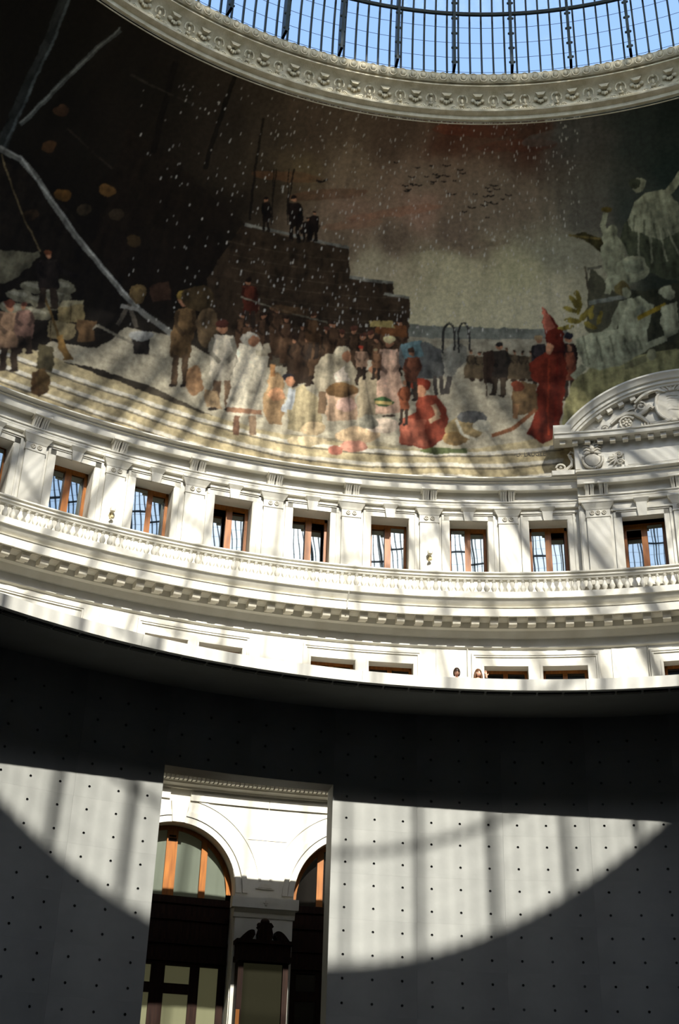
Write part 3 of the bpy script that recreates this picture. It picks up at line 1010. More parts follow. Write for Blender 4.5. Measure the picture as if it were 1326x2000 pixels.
# tympanum back wall
ty = MB()
n = 40
top_, bot_ = [], []
for i in range(n + 1):
    a = AE + (pi - 2 * AE) * i / n
    top_.append(P(PC + 3.43 * cos(a) * K18, 19.05, PZ + 3.43 * sin(a)))
    bot_.append(P(PC + 3.43 * cos(a) * K18, 19.05, 19.40))
ty.add(top_ + bot_, [(i, i + 1, n + 2 + i, n + 1 + i) for i in range(n)])
pobj('tympanum', ty)

def volute(mb, th, R, z, r, turns=1.6, flip=1, w=.035, a0=0.0):
    pts, rs = [], []
    N = 18
    for i in range(N):
        q = i / (N - 1)
        rr = r * (1 - .82 * q)
        a = a0 + flip * q * turns * 2 * pi
        pts.append(P(th + rr * cos(a) * K18, R - .03 * q, z + rr * sin(a)))
        rs.append(w * (1 - .4 * q))
    mb.tube(pts, rs, 6)
    mb.ball(P(th, R - .04, z), r * .22)
def leafline(mb, pts, w=.04):
    mb.tube([P(*p) for p in pts], [w * (.45 + .55 * sin(pi * (i + .6) / (len(pts) + .2))) for i in range(len(pts))], 6)

for s_ in (-1, 1):
    fo = MB()
    X = lambda q: PC + s_ * q
    volute(fo, X(5.65), 18.98, 19.74, .14, 1.6, s_, .03)
    volute(fo, X(3.90), 18.97, 19.82, .24, 1.5, -s_, .045, .6)
    for k in range(7):
        a = 2 * pi * k / 7
        fo.ball(P(X(3.90) + .10 * cos(a) * K18, 18.92, 19.82 + .10 * sin(a)), .038)
    volute(fo, X(2.62), 18.97, 20.32, .17, 1.5, s_, .04, pi)
    leafline(fo, [(X(7.2), 18.99, 19.50), (X(6.5), 18.98, 19.58), (X(6.0), 18.97, 19.62), (X(5.2), 18.96, 19.60), (X(4.6), 18.97, 19.56)], .06)
    leafline(fo, [(X(5.2), 18.98, 19.85), (X(4.6), 18.97, 20.02), (X(3.9), 18.96, 20.12), (X(3.2), 18.96, 20.10), (X(2.6), 18.97, 19.95), (X(2.1), 18.97, 19.75)], .07)
    leafline(fo, [(X(4.3), 18.98, 20.1), (X(3.6), 18.97, 20.25), (X(3.1), 18.97, 20.28)], .05)
    leafline(fo, [(X(2.9), 18.97, 20.05), (X(2.3), 18.95, 20.15), (X(1.9), 18.95, 20.28), (X(1.6), 18.96, 20.2)], .08)
    for k in range(5):
        leafline(fo, [(X(2.8 - .25 * k), 18.96, 19.62), (X(2.7 - .25 * k), 18.93, 19.72), (X(2.6 - .25 * k), 18.95, 19.60)], .05)
    for k in range(6):
        q = 5.1 - .42 * k
        fo.ball(P(X(q), 18.97, 19.55), (.06, .05, .07))
    pobj('carved_foliage', fo, ORNAMENT, None, 60)
sh_ = MB()
pts = []
for k in range(24):
    a = 2 * pi * k / 24
    x = .42 * (abs(cos(a)) ** .6) * (1 if cos(a) > 0 else -1)
    z = .46 * (abs(sin(a)) ** .75) * (1 if sin(a) > 0 else -1)
    if z < 0: x *= 1 - .45 * (z / -.46) ** 2
    pts.append((x, z))
vs_ = [P(PC + x * K18, 18.93, 20.22 + z) for x, z in pts] + [P(PC + x * 1.06 * K18, 19.04, 20.22 + z * 1.06) for x, z in pts] + [P(PC, 18.87, 20.22)]
sh_.add(vs_, [(k, (k + 1) % 24, 48) for k in range(24)] + [(k, 24 + k, 24 + (k + 1) % 24, (k + 1) % 24) for k in range(24)])
sho = pobj('cartouche', sh_, ORNAMENT, None, 40)
rim = MB()
rim.tube([P(PC + x * 1.08 * K18, 18.93, 20.22 + z * 1.08) for x, z in pts], .045, 6, closed=True)
for s_ in (-1, 1):
    leafline(rim, [(PC + s_ * .2, 18.92, 19.78), (PC + s_ * .8, 18.90, 19.68), (PC + s_ * 1.5, 18.90, 19.66), (PC + s_ * 2.0, 18.93, 19.74)], .07)
for k in range(6):
    zz = 20.05 + .09 * k
    rim.tube([P(PC + (q - .3) * .5 * K18, 18.885 + .05 * abs(q - .3), zz + .02 * sin(9 * q)) for q in [j * .15 for j in range(5)]], .012, 5)
pobj('cartouche_rim', rim, ORNAMENT, sho, 50)
ce = MB()
for k in range(9):
    a = pi * (k + .0) / 8
    ce.tube([P(PC + .16 * cos(a) * K18, 18.90, 20.66 + .03 * sin(a)), P(PC + .38 * cos(a) * K18, 18.84, 20.70 + .10 * sin(a) + .02), P(PC + .55 * cos(a) * K18, 18.88, 20.70 + .06 * sin(a))], [.03, .05, .03], 6)
for s_ in (-1, 1):
    leafline(ce, [(PC + s_ * 3.1, 18.93, 20.42), (PC + s_ * 2.5, 18.90, 20.58), (PC + s_ * 1.8, 18.88, 20.70), (PC + s_ * 1.0, 18.86, 20.76)], .07)
pobj('crest', ce, ORNAMENT, sho, 60)

# trophy medallion and scrolled tablet on the frieze
def emblem(tc):
    e = MB()
    e.lathe([(.22, .0), (.21, -.05), (.14, -.09), (.001, -.10)], 20, (0, 0, 0), 'y')
    sd = e.mesh('medallion', ORNAMENT, 40)
    o = link('medallion', sd, ped); o.matrix_local = dentil_loc(tc, 18.97, 18.74)
    wr = MB()
    for k in range(22):
        a = pi * (.92 + 1.16 * k / 21)
        wr.ball((.265 * cos(a), -.05, .275 * sin(a)), (.045, .05, .045), 6, 5)
    link('wreath', wr.mesh('wreath', ORNAMENT, 60), o)
    hm = MB()
    hm.ball((0, -.08, .34), (.075, .07, .10), 10, 8)
    hm.ball((0, -.11, .22), (.06, .06, .05))
    for s_ in (-1, 1):
        for k in range(4):
            hm.tube([(s_ * .05, -.07, .44 - .085 * k), (s_ * .15, -.09, .48 - .085 * k), (s_ * (.25 - .01 * k), -.06, .49 - .10 * k)], [.035, .032, .014], 6)
        hm.tube([(s_ * .03, -.08, .40), (s_ * .10, -.10, .56), (s_ * .05, -.08, .66)], [.035, .04, .02], 6)
        hm.tube([(s_ * .06, -.08, .20), (s_ * .16, -.10, .16), (s_ * .24, -.06, .18)], [.03, .03, .015], 6)
    hm.tube([(0, -.09, .18), (0, -.09, .70)], .018, 6)
    link('winged_helmet', hm.mesh('winged_helmet', ORNAMENT, 60), o)
emblem(-3.72)
emblem(2 * PC + 3.72)
tb = MB()
tb.cbox(-1.15, 2 * PC + 1.15, 18.955, 19.0, 18.47, 18.92, 8)
tbo = pobj('tablet', tb)
tb2 = MB()
tb2.cbox(-.9, 2 * PC + .9, 18.945, 18.956, 18.50, 18.53, 8)
pobj('tablet_moulding', tb2, PLASTER, tbo)
for s_ in (-1, 1):
    vo = MB()
    X = lambda q: PC + s_ * q
    volute(vo, X(4.78), 18.94, 18.86, .10, 1.5, s_, .026)
    volute(vo, X(4.70), 18.94, 18.60, .10, 1.5, -s_, .026)
    for k in range(5):
        a = pi * (.62 + .19 * k)
        vo.tube([P(X(5.0), 18.94, 18.72), P(X(5.0) + s_ * -.34 * cos(a) * .45, 18.92, 18.72 + .10 * sin(a)), P(X(5.0) + s_ * -cos(a) * .75, 18.95, 18.70 + .19 * sin(a))], [.035, .04, .015], 6)
    pobj('tablet_scroll', vo, ORNAMENT, tbo, 60)

# ------------------------------------------------------------------ mural
MR0, MZ0, MRHO, MPHI = 19.40, 18.40, 7.89, 75.6
def mural_pt(th, ph):
    a = rad(ph)
    return P(th, MR0 - MRHO + MRHO * cos(a), MZ0 + MRHO * sin(a))
#P0
# The mural is a flat painting; its design is plotted on the curved surface in (angle, arc) coordinates.
# Outlines were surveyed from the photograph and are carried onto the surface by survey().
def survey(pts):
    p = np.asarray(pts, float).reshape(-1, 2)
    F, Rt, U = np.array(C_FWD), np.array(C_RIGHT), np.array(C_UP)
    d = F[None] + Rt[None] * ((p[:, :1] - 663) / CAM['f']) - U[None] * ((p[:, 1:] - 1000) / CAM['f'])
    o = np.array(C_POS)[None]
    lo_, hi_ = np.full(len(p), 8.0), np.full(len(p), 60.0)
    for _ in range(45):
        t = (lo_ + hi_) / 2
        X = o + d * t[:, None]
        h = np.clip((X[:, 2] - MZ0) / MRHO, -1, 1)
        Rm = np.where(h < 0, MR0, MR0 - MRHO + MRHO * np.sqrt(1 - h * h))
        out = (np.hypot(X[:, 0], X[:, 1]) > Rm) | (X[:, 2] > MZ0 + MRHO * .985)
        hi_ = np.where(out, t, hi_); lo_ = np.where(out, lo_, t)
    h = (X[:, 2] - MZ0) / MRHO
    return np.stack([np.degrees(np.arctan2(X[:, 0], X[:, 1])), np.degrees(np.arcsin(np.clip(h, -1, 1)))], 1)

def fbm(shape, cells, octv=4, seed=0):
    r = np.random.default_rng(seed)
    out = np.zeros(shape); amp = 1.0; tot = 0
    cy_, cx_ = cells
    for _ in range(octv):
        g = r.random((int(cy_) + 2, int(cx_) + 2))
        y = np.linspace(0, int(cy_), shape[0]); x = np.linspace(0, int(cx_), shape[1])
        yi = np.minimum(y.astype(int), int(cy_)); xi = np.minimum(x.astype(int), int(cx_))
        fy, fx = y - yi, x - xi
        fy, fx = fy * fy * (3 - 2 * fy), fx * fx * (3 - 2 * fx)
        a = g[yi][:, xi] * (1 - fx) + g[yi][:, xi + 1] * fx
        b = g[yi + 1][:, xi] * (1 - fx) + g[yi + 1][:, xi + 1] * fx
        out += amp * (a * (1 - fy[:, None]) + b * fy[:, None]); tot += amp
        amp *= .5; cy_ *= 2; cx_ *= 2
    return out / tot

L = lambda c: np.array(lin(c))
def make_paint():
    th = np.linspace(T0, T1, NT); ph = np.linspace(0, MPHI, NP)
    TH_, PH_ = np.meshgrid(th, ph)
    sky_pts = [(60, 60, (30, 26, 20)), (100, 200, (30, 25, 20)), (260, 150, (40, 34, 27)), (300, 260, (44, 36, 28)), (430, 230, (62, 52, 42)), (520, 250, (78, 66, 52)), (620, 260, (96, 80, 64)),
        (760, 270, (98, 80, 65)), (900, 275, (100, 66, 50)), (1040, 275, (92, 62, 48)), (1120, 255, (88, 86, 80)), (1240, 240, (62, 70, 64)), (1326, 210, (48, 58, 52)), (1326, 330, (50, 62, 55)),
        (60, 400, (24, 19, 14)), (200, 420, (26, 20, 15)), (330, 400, (32, 25, 18)), (430, 400, (46, 37, 28)), (500, 350, (72, 60, 45)), (580, 320, (108, 92, 66)), (690, 330, (122, 104, 84)),
        (850, 350, (126, 109, 92)), (1000, 390, (122, 108, 92)), (1140, 400, (98, 94, 84)), (1230, 400, (70, 76, 68)), (680, 430, (136, 110, 92)), (820, 405, (152, 122, 104)), (900, 450, (116, 100, 85)),
        (760, 470, (108, 93, 78)), (650, 475, (112, 96, 78)), (720, 520, (168, 157, 130)), (850, 540, (176, 168, 136)), (1000, 540, (170, 164, 130)), (1100, 500, (138, 134, 114)), (880, 610, (180, 172, 140)),
        (1020, 610, (186, 178, 146)), (1080, 600, (176, 168, 140)), (60, 560, (30, 24, 18)), (250, 540, (26, 21, 16)), (400, 520, (32, 25, 18)), (460, 600, (36, 28, 20)), (1300, 560, (52, 58, 48))]
    sv = survey([(a, b) for a, b, _ in sky_pts]); sc = np.array([L(c) for _, _, c in sky_pts])
    num = np.zeros((NP, NT, 3)); den_ = np.zeros((NP, NT, 1))
    warp1 = (fbm((NP, NT), (7, 18), 4, 1) - .5) * 5; warp2 = (fbm((NP, NT), (7, 18), 4, 2) - .5) * 7
    A, B = TH_ + warp1, PH_ + warp2
    for (t_, p_), c in zip(sv, sc):
        w = 1.0 / ((A - t_) ** 2 + ((B - p_) * .55) ** 2 + .6) ** 1.7
        num += w[..., None] * c; den_ += w[..., None]
    col = num / den_ * SKY_GAIN
    lum = col.mean(-1, keepdims=True)
    col = col * np.clip(lum / .12, .25, 1.25) ** .45
    streak = fbm((NP, NT), (10, 160), 3, 5)
    col *= (.78 + .44 * streak)[..., None]
    def mask(poly, wp=1.0):
        q = survey(poly)
        i0, i1 = np.searchsorted(th, q[:, 0].min()), np.searchsorted(th, q[:, 0].max())
        j0, j1 = np.searchsorted(ph, q[:, 1].min()), np.searchsorted(ph, q[:, 1].max())
        if i1 <= i0 or j1 <= j0: return None
        i0, i1 = max(0, i0 - 4), i1 + 4; j0, j1 = max(0, j0 - 4), j1 + 4
        X, Y = TH_[j0:j1, i0:i1] + wx[j0:j1, i0:i1] * wp, PH_[j0:j1, i0:i1] + wy[j0:j1, i0:i1] * wp
        ins = np.zeros(X.shape, bool)
        n = len(q)
        for k in range(n):
            x1, y1 = q[k]; x2, y2 = q[(k + 1) % n]
            if y1 == y2: continue
            c = ((y1 > Y) != (y2 > Y)) & (X < (x2 - x1) * (Y - y1) / (y2 - y1) + x1)
            ins ^= c
        return slice(j0, j1), slice(i0, i1), ins
    wx = (fbm((NP, NT), (40, 90), 2, 21) - .5) * .50 + (fbm((NP, NT), (130, 300), 1, 23) - .5) * .14
    wy = (fbm((NP, NT), (40, 90), 2, 22) - .5) * .60 + (fbm((NP, NT), (130, 300), 1, 24) - .5) * .18
    grain = fbm((NP, NT), (60, 150), 3, 9)
    fold = fbm((NP, NT), (22, 230), 3, 12)
    def poly(pts, c, var=.45, alpha=1.0, fo=.75, mod=.55, wp=1.0):
        m = mask(pts, wp)
        if m is None: return
        a, b, ins = m
        sub = col[a, b]
        v = 1 + var * (grain[a, b] - .5) * 2 + fo * (fold[a, b] - .5) * 2
        hgt, wid = v.shape
        gy = np.linspace(-1, 1, hgt)[:, None]; gx = np.linspace(-1, 1, wid)[None]
        v = v * np.clip(1 + mod * (.55 * gy - .5 * gx), .3, 1.8)
        new = L(c)[None, None] * PAINT_GAIN * np.clip(v, .2, 2.0)[..., None]
        sub[ins] = sub[ins] * (1 - alpha) + new[ins] * alpha
    def ell(cx, cy, rx, ry, c, rot=0, **k):
        ca, sa = cos(rad(rot)), sin(rad(rot))
        poly([(cx + rx * cos(t) * ca - ry * sin(t) * sa, cy + rx * cos(t) * sa + ry * sin(t) * ca) for t in [2 * pi * i / 16 for i in range(16)]], c, **k)
    def line(pts, w, c, **k):
        for (x1, y1), (x2, y2) in zip(pts[:-1], pts[1:]):
            dx, dy = x2 - x1, y2 - y1; ln = math.hypot(dx, dy) or 1
            nx, ny = -dy / ln * w / 2, dx / ln * w / 2
            poly([(x1 + nx, y1 + ny), (x2 + nx, y2 + ny), (x2 - nx, y2 - ny), (x1 - nx, y1 - ny)], c, **{'wp': .4, 'mod': .1, **k})
    SK = (196, 140, 105)
    def fig(x, yt, yb, w, coat, hat=None, lean=0, legs=(60, 48, 38), skirt=False, arm=None):
        h = yb - yt; r = h * .062
        hip = yt + h * (.97 if skirt else .70)
        poly([(x + lean - w * .38, yt + h * .17), (x + lean + w * .38, yt + h * .17), (x + lean * .5 + w * .5, yt + h * .38), (x + w * (.62 if skirt else .42), hip), (x - w * (.62 if skirt else .42), hip), (x + lean * .5 - w * .5, yt + h * .38)], coat)
        if not skirt:
            line([(x - w * .2, hip - 4), (x - w * .30, yb)], w * .30, legs); line([(x + w * .2, hip - 4), (x + w * .24, yb)], w * .30, legs)
            ell(x - w * .38, yb, w * .18, 3, (50, 40, 32)); ell(x + w * .16, yb, w * .18, 3, (50, 40, 32))
        else:
            ell(x, yb, w * .3, 3, (60, 46, 36))
        dk = tuple(int(q * .72) for q in coat)
        line([(x + lean + w * .36, yt + h * .20), (x + lean + w * .5, yt + h * .36), (x + lean + w * (.2 if arm is None else arm), yt + h * .46)], w * .18, dk)
        line([(x + lean - w * .36, yt + h * .20), (x + lean - w * .46, yt + h * .36), (x + lean - w * .1, yt + h * .47)], w * .18, dk)
        ell(x + lean, yt + h * .09, r * .85, r * 1.05, SK)
        if hat: ell(x + lean, yt + h * .045, r * 1.1, r * .75, hat)
    # ---- the distant shore, the snow and the quay
    poly([(660, 628), (800, 632), (950, 640), (1110, 640), (1110, 668), (950, 668), (800, 664), (660, 660)], (138, 140, 128), fo=.2, mod=0)
    poly([(660, 655), (800, 658), (1000, 662), (1120, 660), (1130, 760), (1090, 850), (980, 880), (860, 880), (720, 860), (560, 850), (420, 815), (300, 755), (190, 720), (60, 690), (100, 668), (190, 680), (250, 640), (340, 655), (420, 700), (520, 720), (600, 700)], (182, 172, 148), fo=.25, mod=0)
    poly([(-60, 655), (90, 690), (130, 708), (250, 752), (330, 784), (420, 815), (560, 850), (700, 868), (860, 880), (960, 872), (1112, 842), (1135, 1000), (980, 1005), (850, 1005), (700, 1000), (550, 980), (400, 947), (200, 895), (-60, 820)], (186, 170, 132), fo=.18, mod=0)
    for off in (0, 26, 52):
        pts = [(-40, 672 + off), (100, 722 + off), (250, 772 + off), (400, 822 + off), (560, 862 + off), (720, 880 + off), (860, 886 + off * .8), (980, 884 + off), (1100, 872 + off)]
        line(pts, 7, (220, 212, 194), fo=.2, mod=0)
        line([(x, y + 6) for x, y in pts], 3, (112, 104, 88), fo=.2, mod=0)
    # ---- warm cloud bars, gusts
    for (x, y, rx, ry, c, ro) in ((770, 415, 95, 9, (176, 120, 92), -8), (690, 440, 60, 8, (170, 124, 96), -6), (640, 380, 80, 10, (120, 78, 52), -4), (930, 255, 85, 14, (128, 64, 42), 3), (1010, 285, 80, 12, (118, 66, 48), -3),
                              (1075, 268, 60, 14, (112, 112, 106), -12), (560, 345, 70, 10, (136, 92, 58), 5), (880, 480, 120, 8, (140, 122, 100), -3)):
        ell(x, y, rx, ry, c, ro, alpha=.45, fo=.3)
    # ---- dark hull and rigging on the left
    poly([(-60, 300), (60, 330), (140, 420), (215, 520), (270, 590), (200, 655), (90, 640), (-60, 660)], (30, 24, 18), alpha=.7)
    poly([(250, 250), (330, 300), (480, 440), (460, 600), (340, 640), (280, 600), (180, 480)], (34, 25, 18), alpha=.6)
    for x0, y0, x1, y1, w in ((470, 120, 400, 330, 9), (345, 120, 300, 300, 12), (515, 230, 488, 430, 5), (575, 330, 560, 420, 3), (540, 330, 530, 430, 3)):
        line([(x0, y0), (x1, y1)], w, (26, 20, 16), alpha=.85)
    line([(130, -10), (95, 85), (40, 200), (2, 290)], 22, (52, 54, 52)); line([(138, -8), (103, 85), (48, 200), (8, 288)], 5, (92, 98, 98))
    line([(235, 58), (190, 95), (40, 244)], 9, (96, 98, 94)); line([(235, 54), (40, 240)], 3, (140, 142, 136))
    line([(-10, 285), (40, 312), (75, 350), (105, 400), (135, 445), (165, 482), (200, 522), (240, 572), (272, 605), (340, 655)], 11, (128, 126, 118)); line([(-10, 281), (40, 307), (108, 398), (168, 480), (240, 566), (272, 600)], 4, (176, 174, 166))
    line([(3, 300), (40, 410), (80, 492)], 2.5, (120, 104, 74))
    line([(170, 655), (190, 635), (255, 668), (275, 672)], 5, (150, 142, 124))
    line([(255, 145), (380, 205)], 4, (60, 54, 46)); line([(130, 250), (220, 330)], 4, (54, 46, 38))
    for (x, y, c) in ((208, 372, (132, 96, 52)), (122, 380, (112, 78, 36)), (95, 285, (96, 66, 40)), (165, 410, (72, 60, 44)), (230, 420, (66, 54, 40)), (262, 470, (72, 56, 34)), (120, 215, (84, 58, 40)), (60, 420, (60, 44, 28))):
        ell(x, y, 15, 12, c, alpha=.75)
    # ---- piled cargo
    poly([(-20, 490), (80, 492), (62, 520), (25, 548), (-20, 552)], (118, 112, 90))
    for (x, y) in ((70, 562), (110, 575), (40, 578), (88, 592), (70, 612), (30, 604), (120, 560)):
        ell(x, y, 30, 13, (128, 122, 100), 12); ell(x - 4, y - 5, 22, 5, (164, 158, 136), 12)
    for (pt, c) in (([(110, 596), (165, 592), (163, 628), (112, 632)], (150, 132, 92)), ([(118, 586), (168, 590), (165, 596), (112, 598)], (176, 164, 130)), ([(95, 625), (148, 634), (138, 668), (92, 658)], (138, 124, 92)), ([(150, 622), (188, 626), (184, 668), (150, 668)], (92, 70, 46)), ([(74, 672), (106, 680), (104, 728), (70, 722)], (84, 76, 54))):
        poly(pt, c)
    line([(86, 575), (128, 690)], 5, (116, 92, 52)); poly([(112, 660), (124, 655), (142, 702), (122, 702)], (128, 98, 54))
    line([(100, 612), (98, 668)], 2, (70, 58, 38)); line([(138, 594), (137, 632)], 2, (96, 80, 52))
    fig(18, 585, 725, 46, (140, 112, 88), hat=(124, 72, 54)); fig(48, 590, 690, 36, (120, 92, 80), hat=(112, 66, 54))
    fig(95, 490, 600, 46, (44, 36, 32), hat=(120, 70, 44), arm=1.3)
    poly([(62, 725), (92, 722), (98, 760), (80, 778), (60, 768)], (84, 62, 38))
    ell(85, 745, 14, 22, (92, 72, 44))
    for (x, y) in ((278, 664),):
        poly([(x - 20, y - 14), (x + 18, y - 12), (x + 14, y + 28), (x - 16, y + 26)], (52, 46, 40)); ell(x, y - 8, 24, 10, (176, 174, 166))
    line([(230, 635), (252, 594), (268, 640)], 8, (96, 88, 76)); line([(236, 598), (270, 604)], 7, (160, 156, 146))
    ell(270, 573, 17, 20, (120, 98, 62)); ell(270, 573, 12, 15, (140, 116, 76)); poly([(290, 560), (330, 550), (335, 585), (300, 590)], (66, 46, 34))
    # ---- fortress mole with sledges and watchers
    poly([(470, 440), (500, 448), (600, 470), (682, 486), (682, 540), (768, 552), (770, 578), (800, 582), (800, 662), (700, 684), (560, 676), (430, 650), (380, 600), (420, 520)], (66, 52, 38), fo=.6, mod=0)
    line([(478, 438), (560, 456), (682, 484)], 6, (150, 148, 138)); line([(682, 541), (768, 552)], 6, (150, 148, 136)); line([(750, 574), (800, 582)], 5, (146, 144, 132))
    for k in range(7):
        line([(440 + 6 * k, 470 + 26 * k), (682 if k < 3 else 790, 510 + 24 * k)], 2, (92, 78, 60), alpha=.7)
    line([(625, 440), (538, 525)], 7, (76, 62, 46))
    for (x, yt, yb, w) in ((520, 385, 452, 18), (576, 380, 470, 28), (612, 412, 470, 20), (598, 424, 470, 16)):
        fig(x, yt, yb, w, (34, 24, 20), hat=(30, 20, 18), legs=(30, 22, 18))
    for x in (535, 565): line([(x, 330), (x - 4, 440)], 2, (40, 32, 26))
    # ---- crowd in the middle distance
    r = np.random.default_rng(4)
    for x in range(470, 800, 15):
        yt = 600 + r.integers(0, 36) + (20 if x > 560 else -20)
        fig(x + r.integers(-4, 4), yt, yt + 100, 26, tuple(int(q) for q in r.integers(50, 92, 1).repeat(3) * np.array([1.15, .86, .62])), hat=(60, 44, 34) if r.random() > .4 else (100, 62, 48), skirt=True)
    fig(488, 542, 640, 30, (92, 44, 30), hat=(40, 28, 22)); fig(612, 610, 700, 30, (96, 70, 46), hat=(84, 54, 36))
    line([(470, 580), (640, 630)], 3, (136, 128, 110)); line([(530, 600), (600, 610)], 14, (112, 86, 58), alpha=.8)
    # ---- foreground people
    fig(352, 570, 752, 42, (120, 94, 62), hat=(170, 140, 70), lean=10, legs=(84, 66, 48)); ell(388, 582, 30, 26, (84, 68, 44)); ell(405, 640, 24, 40, (112, 92, 66))
    fig(300 + 135, 625, 800, 52, (212, 200, 176), hat=(92, 52, 42), legs=(120, 96, 74)); fig(482, 626, 700, 26, (110, 80, 58), hat=(80, 60, 46))
    ell(380, 742, 17, 30, (166, 128, 92)); poly([(395, 760), (425, 765), (432, 800), (402, 795)], (176, 148, 112))
    poly([(470, 672), (508, 668), (528, 700), (516, 760), (513, 815), (440, 812), (452, 740)], (224, 212, 186)); ell(489, 662, 17, 14, (214, 204, 184)); ell(496, 666, 10, 11, SK)
    line([(442, 800), (512, 806)], 9, (160, 120, 92)); line([(500, 690), (524, 690), (520, 672)], 12, (206, 192, 164)); line([(462, 812), (460, 850)], 12, (104, 76, 58)); line([(492, 812), (494, 850)], 14, (140, 116, 92))
    poly([(525, 735), (552, 735), (558, 800), (546, 830), (522, 826), (512, 790)], (170, 138, 100)); ell(538, 735, 13, 8, (184, 152, 112)); line([(533, 712), (533, 736)], 10, (170, 124, 80)); ell(540, 770, 16, 14, (214, 158, 116))
    poly([(560, 770), (592, 752), (622, 776), (628, 830), (600, 848), (560, 838)], (176, 160, 124)); ell(563, 738, 12, 9, (44, 42, 46)); ell(566, 746, 9, 10, SK); line([(572, 760), (562, 800), (552, 796)], 15, (182, 184, 182)); ell(610, 838, 24, 14, (196, 172, 134))
    poly([(620, 712), (640, 690), (676, 686), (694, 720), (692, 760), (626, 768), (612, 742)], (188, 174, 146)); ell(668, 688, 16, 12, (214, 200, 170)); ell(676, 696, 10, 11, SK); line([(632, 765), (628, 808)], 16, (120, 96, 72))
    poly([(640, 765), (695, 765), (700, 820), (636, 822)], (204, 170, 138)); ell(668, 762, 30, 14, (132, 100, 64)); poly([(652, 730), (672, 715), (684, 745), (655, 748)], (232, 214, 192)); ell(676, 790, 20, 14, (226, 184, 164))
    poly([(700, 740), (722, 726), (742, 748), (738, 810), (700, 816)], (186, 168, 136)); ell(724, 714, 16, 11, (216, 204, 178)); ell(730, 722, 9, 9, SK)
    fig(760, 655, 812, 44, (214, 176, 150), hat=(228, 210, 160), skirt=True); fig(706, 675, 740, 24, (200, 160, 130), hat=(180, 70, 50)); fig(735, 680, 740, 20, (150, 110, 80), hat=(190, 170, 130))
    ell(748, 784, 18, 10, (70, 96, 58)); line([(732, 786), (764, 788)], 6, (196, 170, 110))
    poly([(740, 630), (795, 636), (796, 660), (735, 652)], (128, 82, 48)); poly([(722, 628), (768, 626), (770, 640), (722, 640)], (204, 182, 116))
    # horses
    poly([(782, 674), (830, 668), (868, 684), (872, 716), (862, 742), (800, 738), (778, 700)], (104, 104, 100)); poly([(782, 672), (822, 666), (826, 696), (790, 700)], (122, 150, 152))
    for x in (800, 812, 850, 862): line([(x, 735), (x + (3 if x > 830 else -6), 772)], 8, (70, 64, 58))
    poly([(862, 690), (884, 664), (910, 676), (912, 704), (896, 720), (884, 740), (868, 736)], (150, 146, 132)); line([(880, 735), (872, 770)], 11, (78, 72, 66))
    for cx in (876, 906):
        for k in range(9):
            a0, a1 = pi * k / 9, pi * (k + 1) / 9
            line([(cx + 11 * cos(a0), 655 - 24 * sin(a0)), (cx + 11 * cos(a1), 655 - 24 * sin(a1))], 5, (62, 60, 56))
        line([(cx - 11, 655), (cx - 11, 690)], 4, (62, 60, 56)); line([(cx + 11, 655), (cx + 11, 685)], 4, (62, 60, 56))
    for x in range(920, 1060, 17): fig(x, 680 + (x * 7) % 13, 742, 20, (104, 88, 66), hat=(84, 66, 50), skirt=True)
    fig(975, 668, 772, 38, (58, 50, 42), hat=(44, 40, 38), legs=(76, 64, 50)); poly([(942, 688), (962, 684), (964, 752), (946, 748)], (72, 54, 42)); line([(948, 700), (950, 774)], 2.5, (80, 64, 48))
    # seated red figure, baskets, straw
    poly([(816, 772), (852, 772), (872, 800), (874, 850), (842, 878), (782, 868), (784, 822), (812, 806)], (138, 64, 44)); ell(822, 752, 22, 13, (146, 62, 42)); ell(822, 764, 9, 11, SK); poly([(784, 820), (832, 818), (836, 872), (780, 866)], (164, 92, 70))
    line([(846, 790), (856, 812), (838, 824)], 10, (180, 150, 118)); fig(805, 680, 780, 30, (110, 66, 46), hat=(84, 62, 48)); fig(790, 740, 830, 22, (160, 92, 60))
    for (x, y, rx, ry, c) in ((700, 850, 46, 16, (208, 178, 140)), (748, 832, 34, 15, (222, 200, 176)), (690, 872, 26, 11, (198, 140, 118)), (655, 880, 14, 10, (176, 112, 92)), (720, 825, 18, 14, (146, 140, 122)), (905, 838, 36, 24, (168, 146, 104)), (922, 815, 30, 12, (110, 108, 104)), (940, 832, 17, 12, (206, 198, 174)), (890, 856, 26, 14, (150, 122, 80)), (860, 880, 40, 6, (92, 100, 60)), (600, 862, 40, 9, (206, 186, 148))):
        ell(x, y, rx, ry, c)
    line([(845, 882), (912, 880)], 10, (96, 104, 66)); line([(890, 820), (905, 850), (935, 860)], 6, (214, 206, 182))
    # gown in red with small crowd, stooping man
    fig(1052, 655, 760, 26, (56, 50, 50), hat=(180, 150, 110)); fig(1112, 650, 770, 28, (60, 40, 34), hat=(40, 40, 48)); fig(1112, 670, 780, 22, (140, 80, 56))
    poly([(1062, 690), (1098, 690), (1108, 730), (1100, 790), (1092, 850), (1060, 868), (1030, 846), (1046, 820), (1052, 750), (1030, 720), (1034, 710)], (112, 42, 26)); poly([(1060, 600), (1074, 612), (1104, 645), (1100, 690), (1068, 692), (1062, 640)], (108, 38, 24)); poly([(1060, 600), (1076, 618), (1090, 640), (1064, 648)], (206, 120, 96), alpha=.8)
    ell(1070, 682, 8, 11, SK); line([(1072, 700), (1070, 850)], 4, (150, 60, 34)); line([(1088, 700), (1084, 840)], 4, (110, 34, 20))
    poly([(1000, 756), (1022, 744), (1050, 752), (1052, 800), (1026, 810), (1000, 808)], (116, 92, 62)); ell(1011, 754, 12, 11, (130, 66, 44)); line([(1008, 790), (1006, 818)], 11, (150, 112, 78)); line([(1048, 800), (1000, 838), (960, 852)], 8, (128, 84, 56))
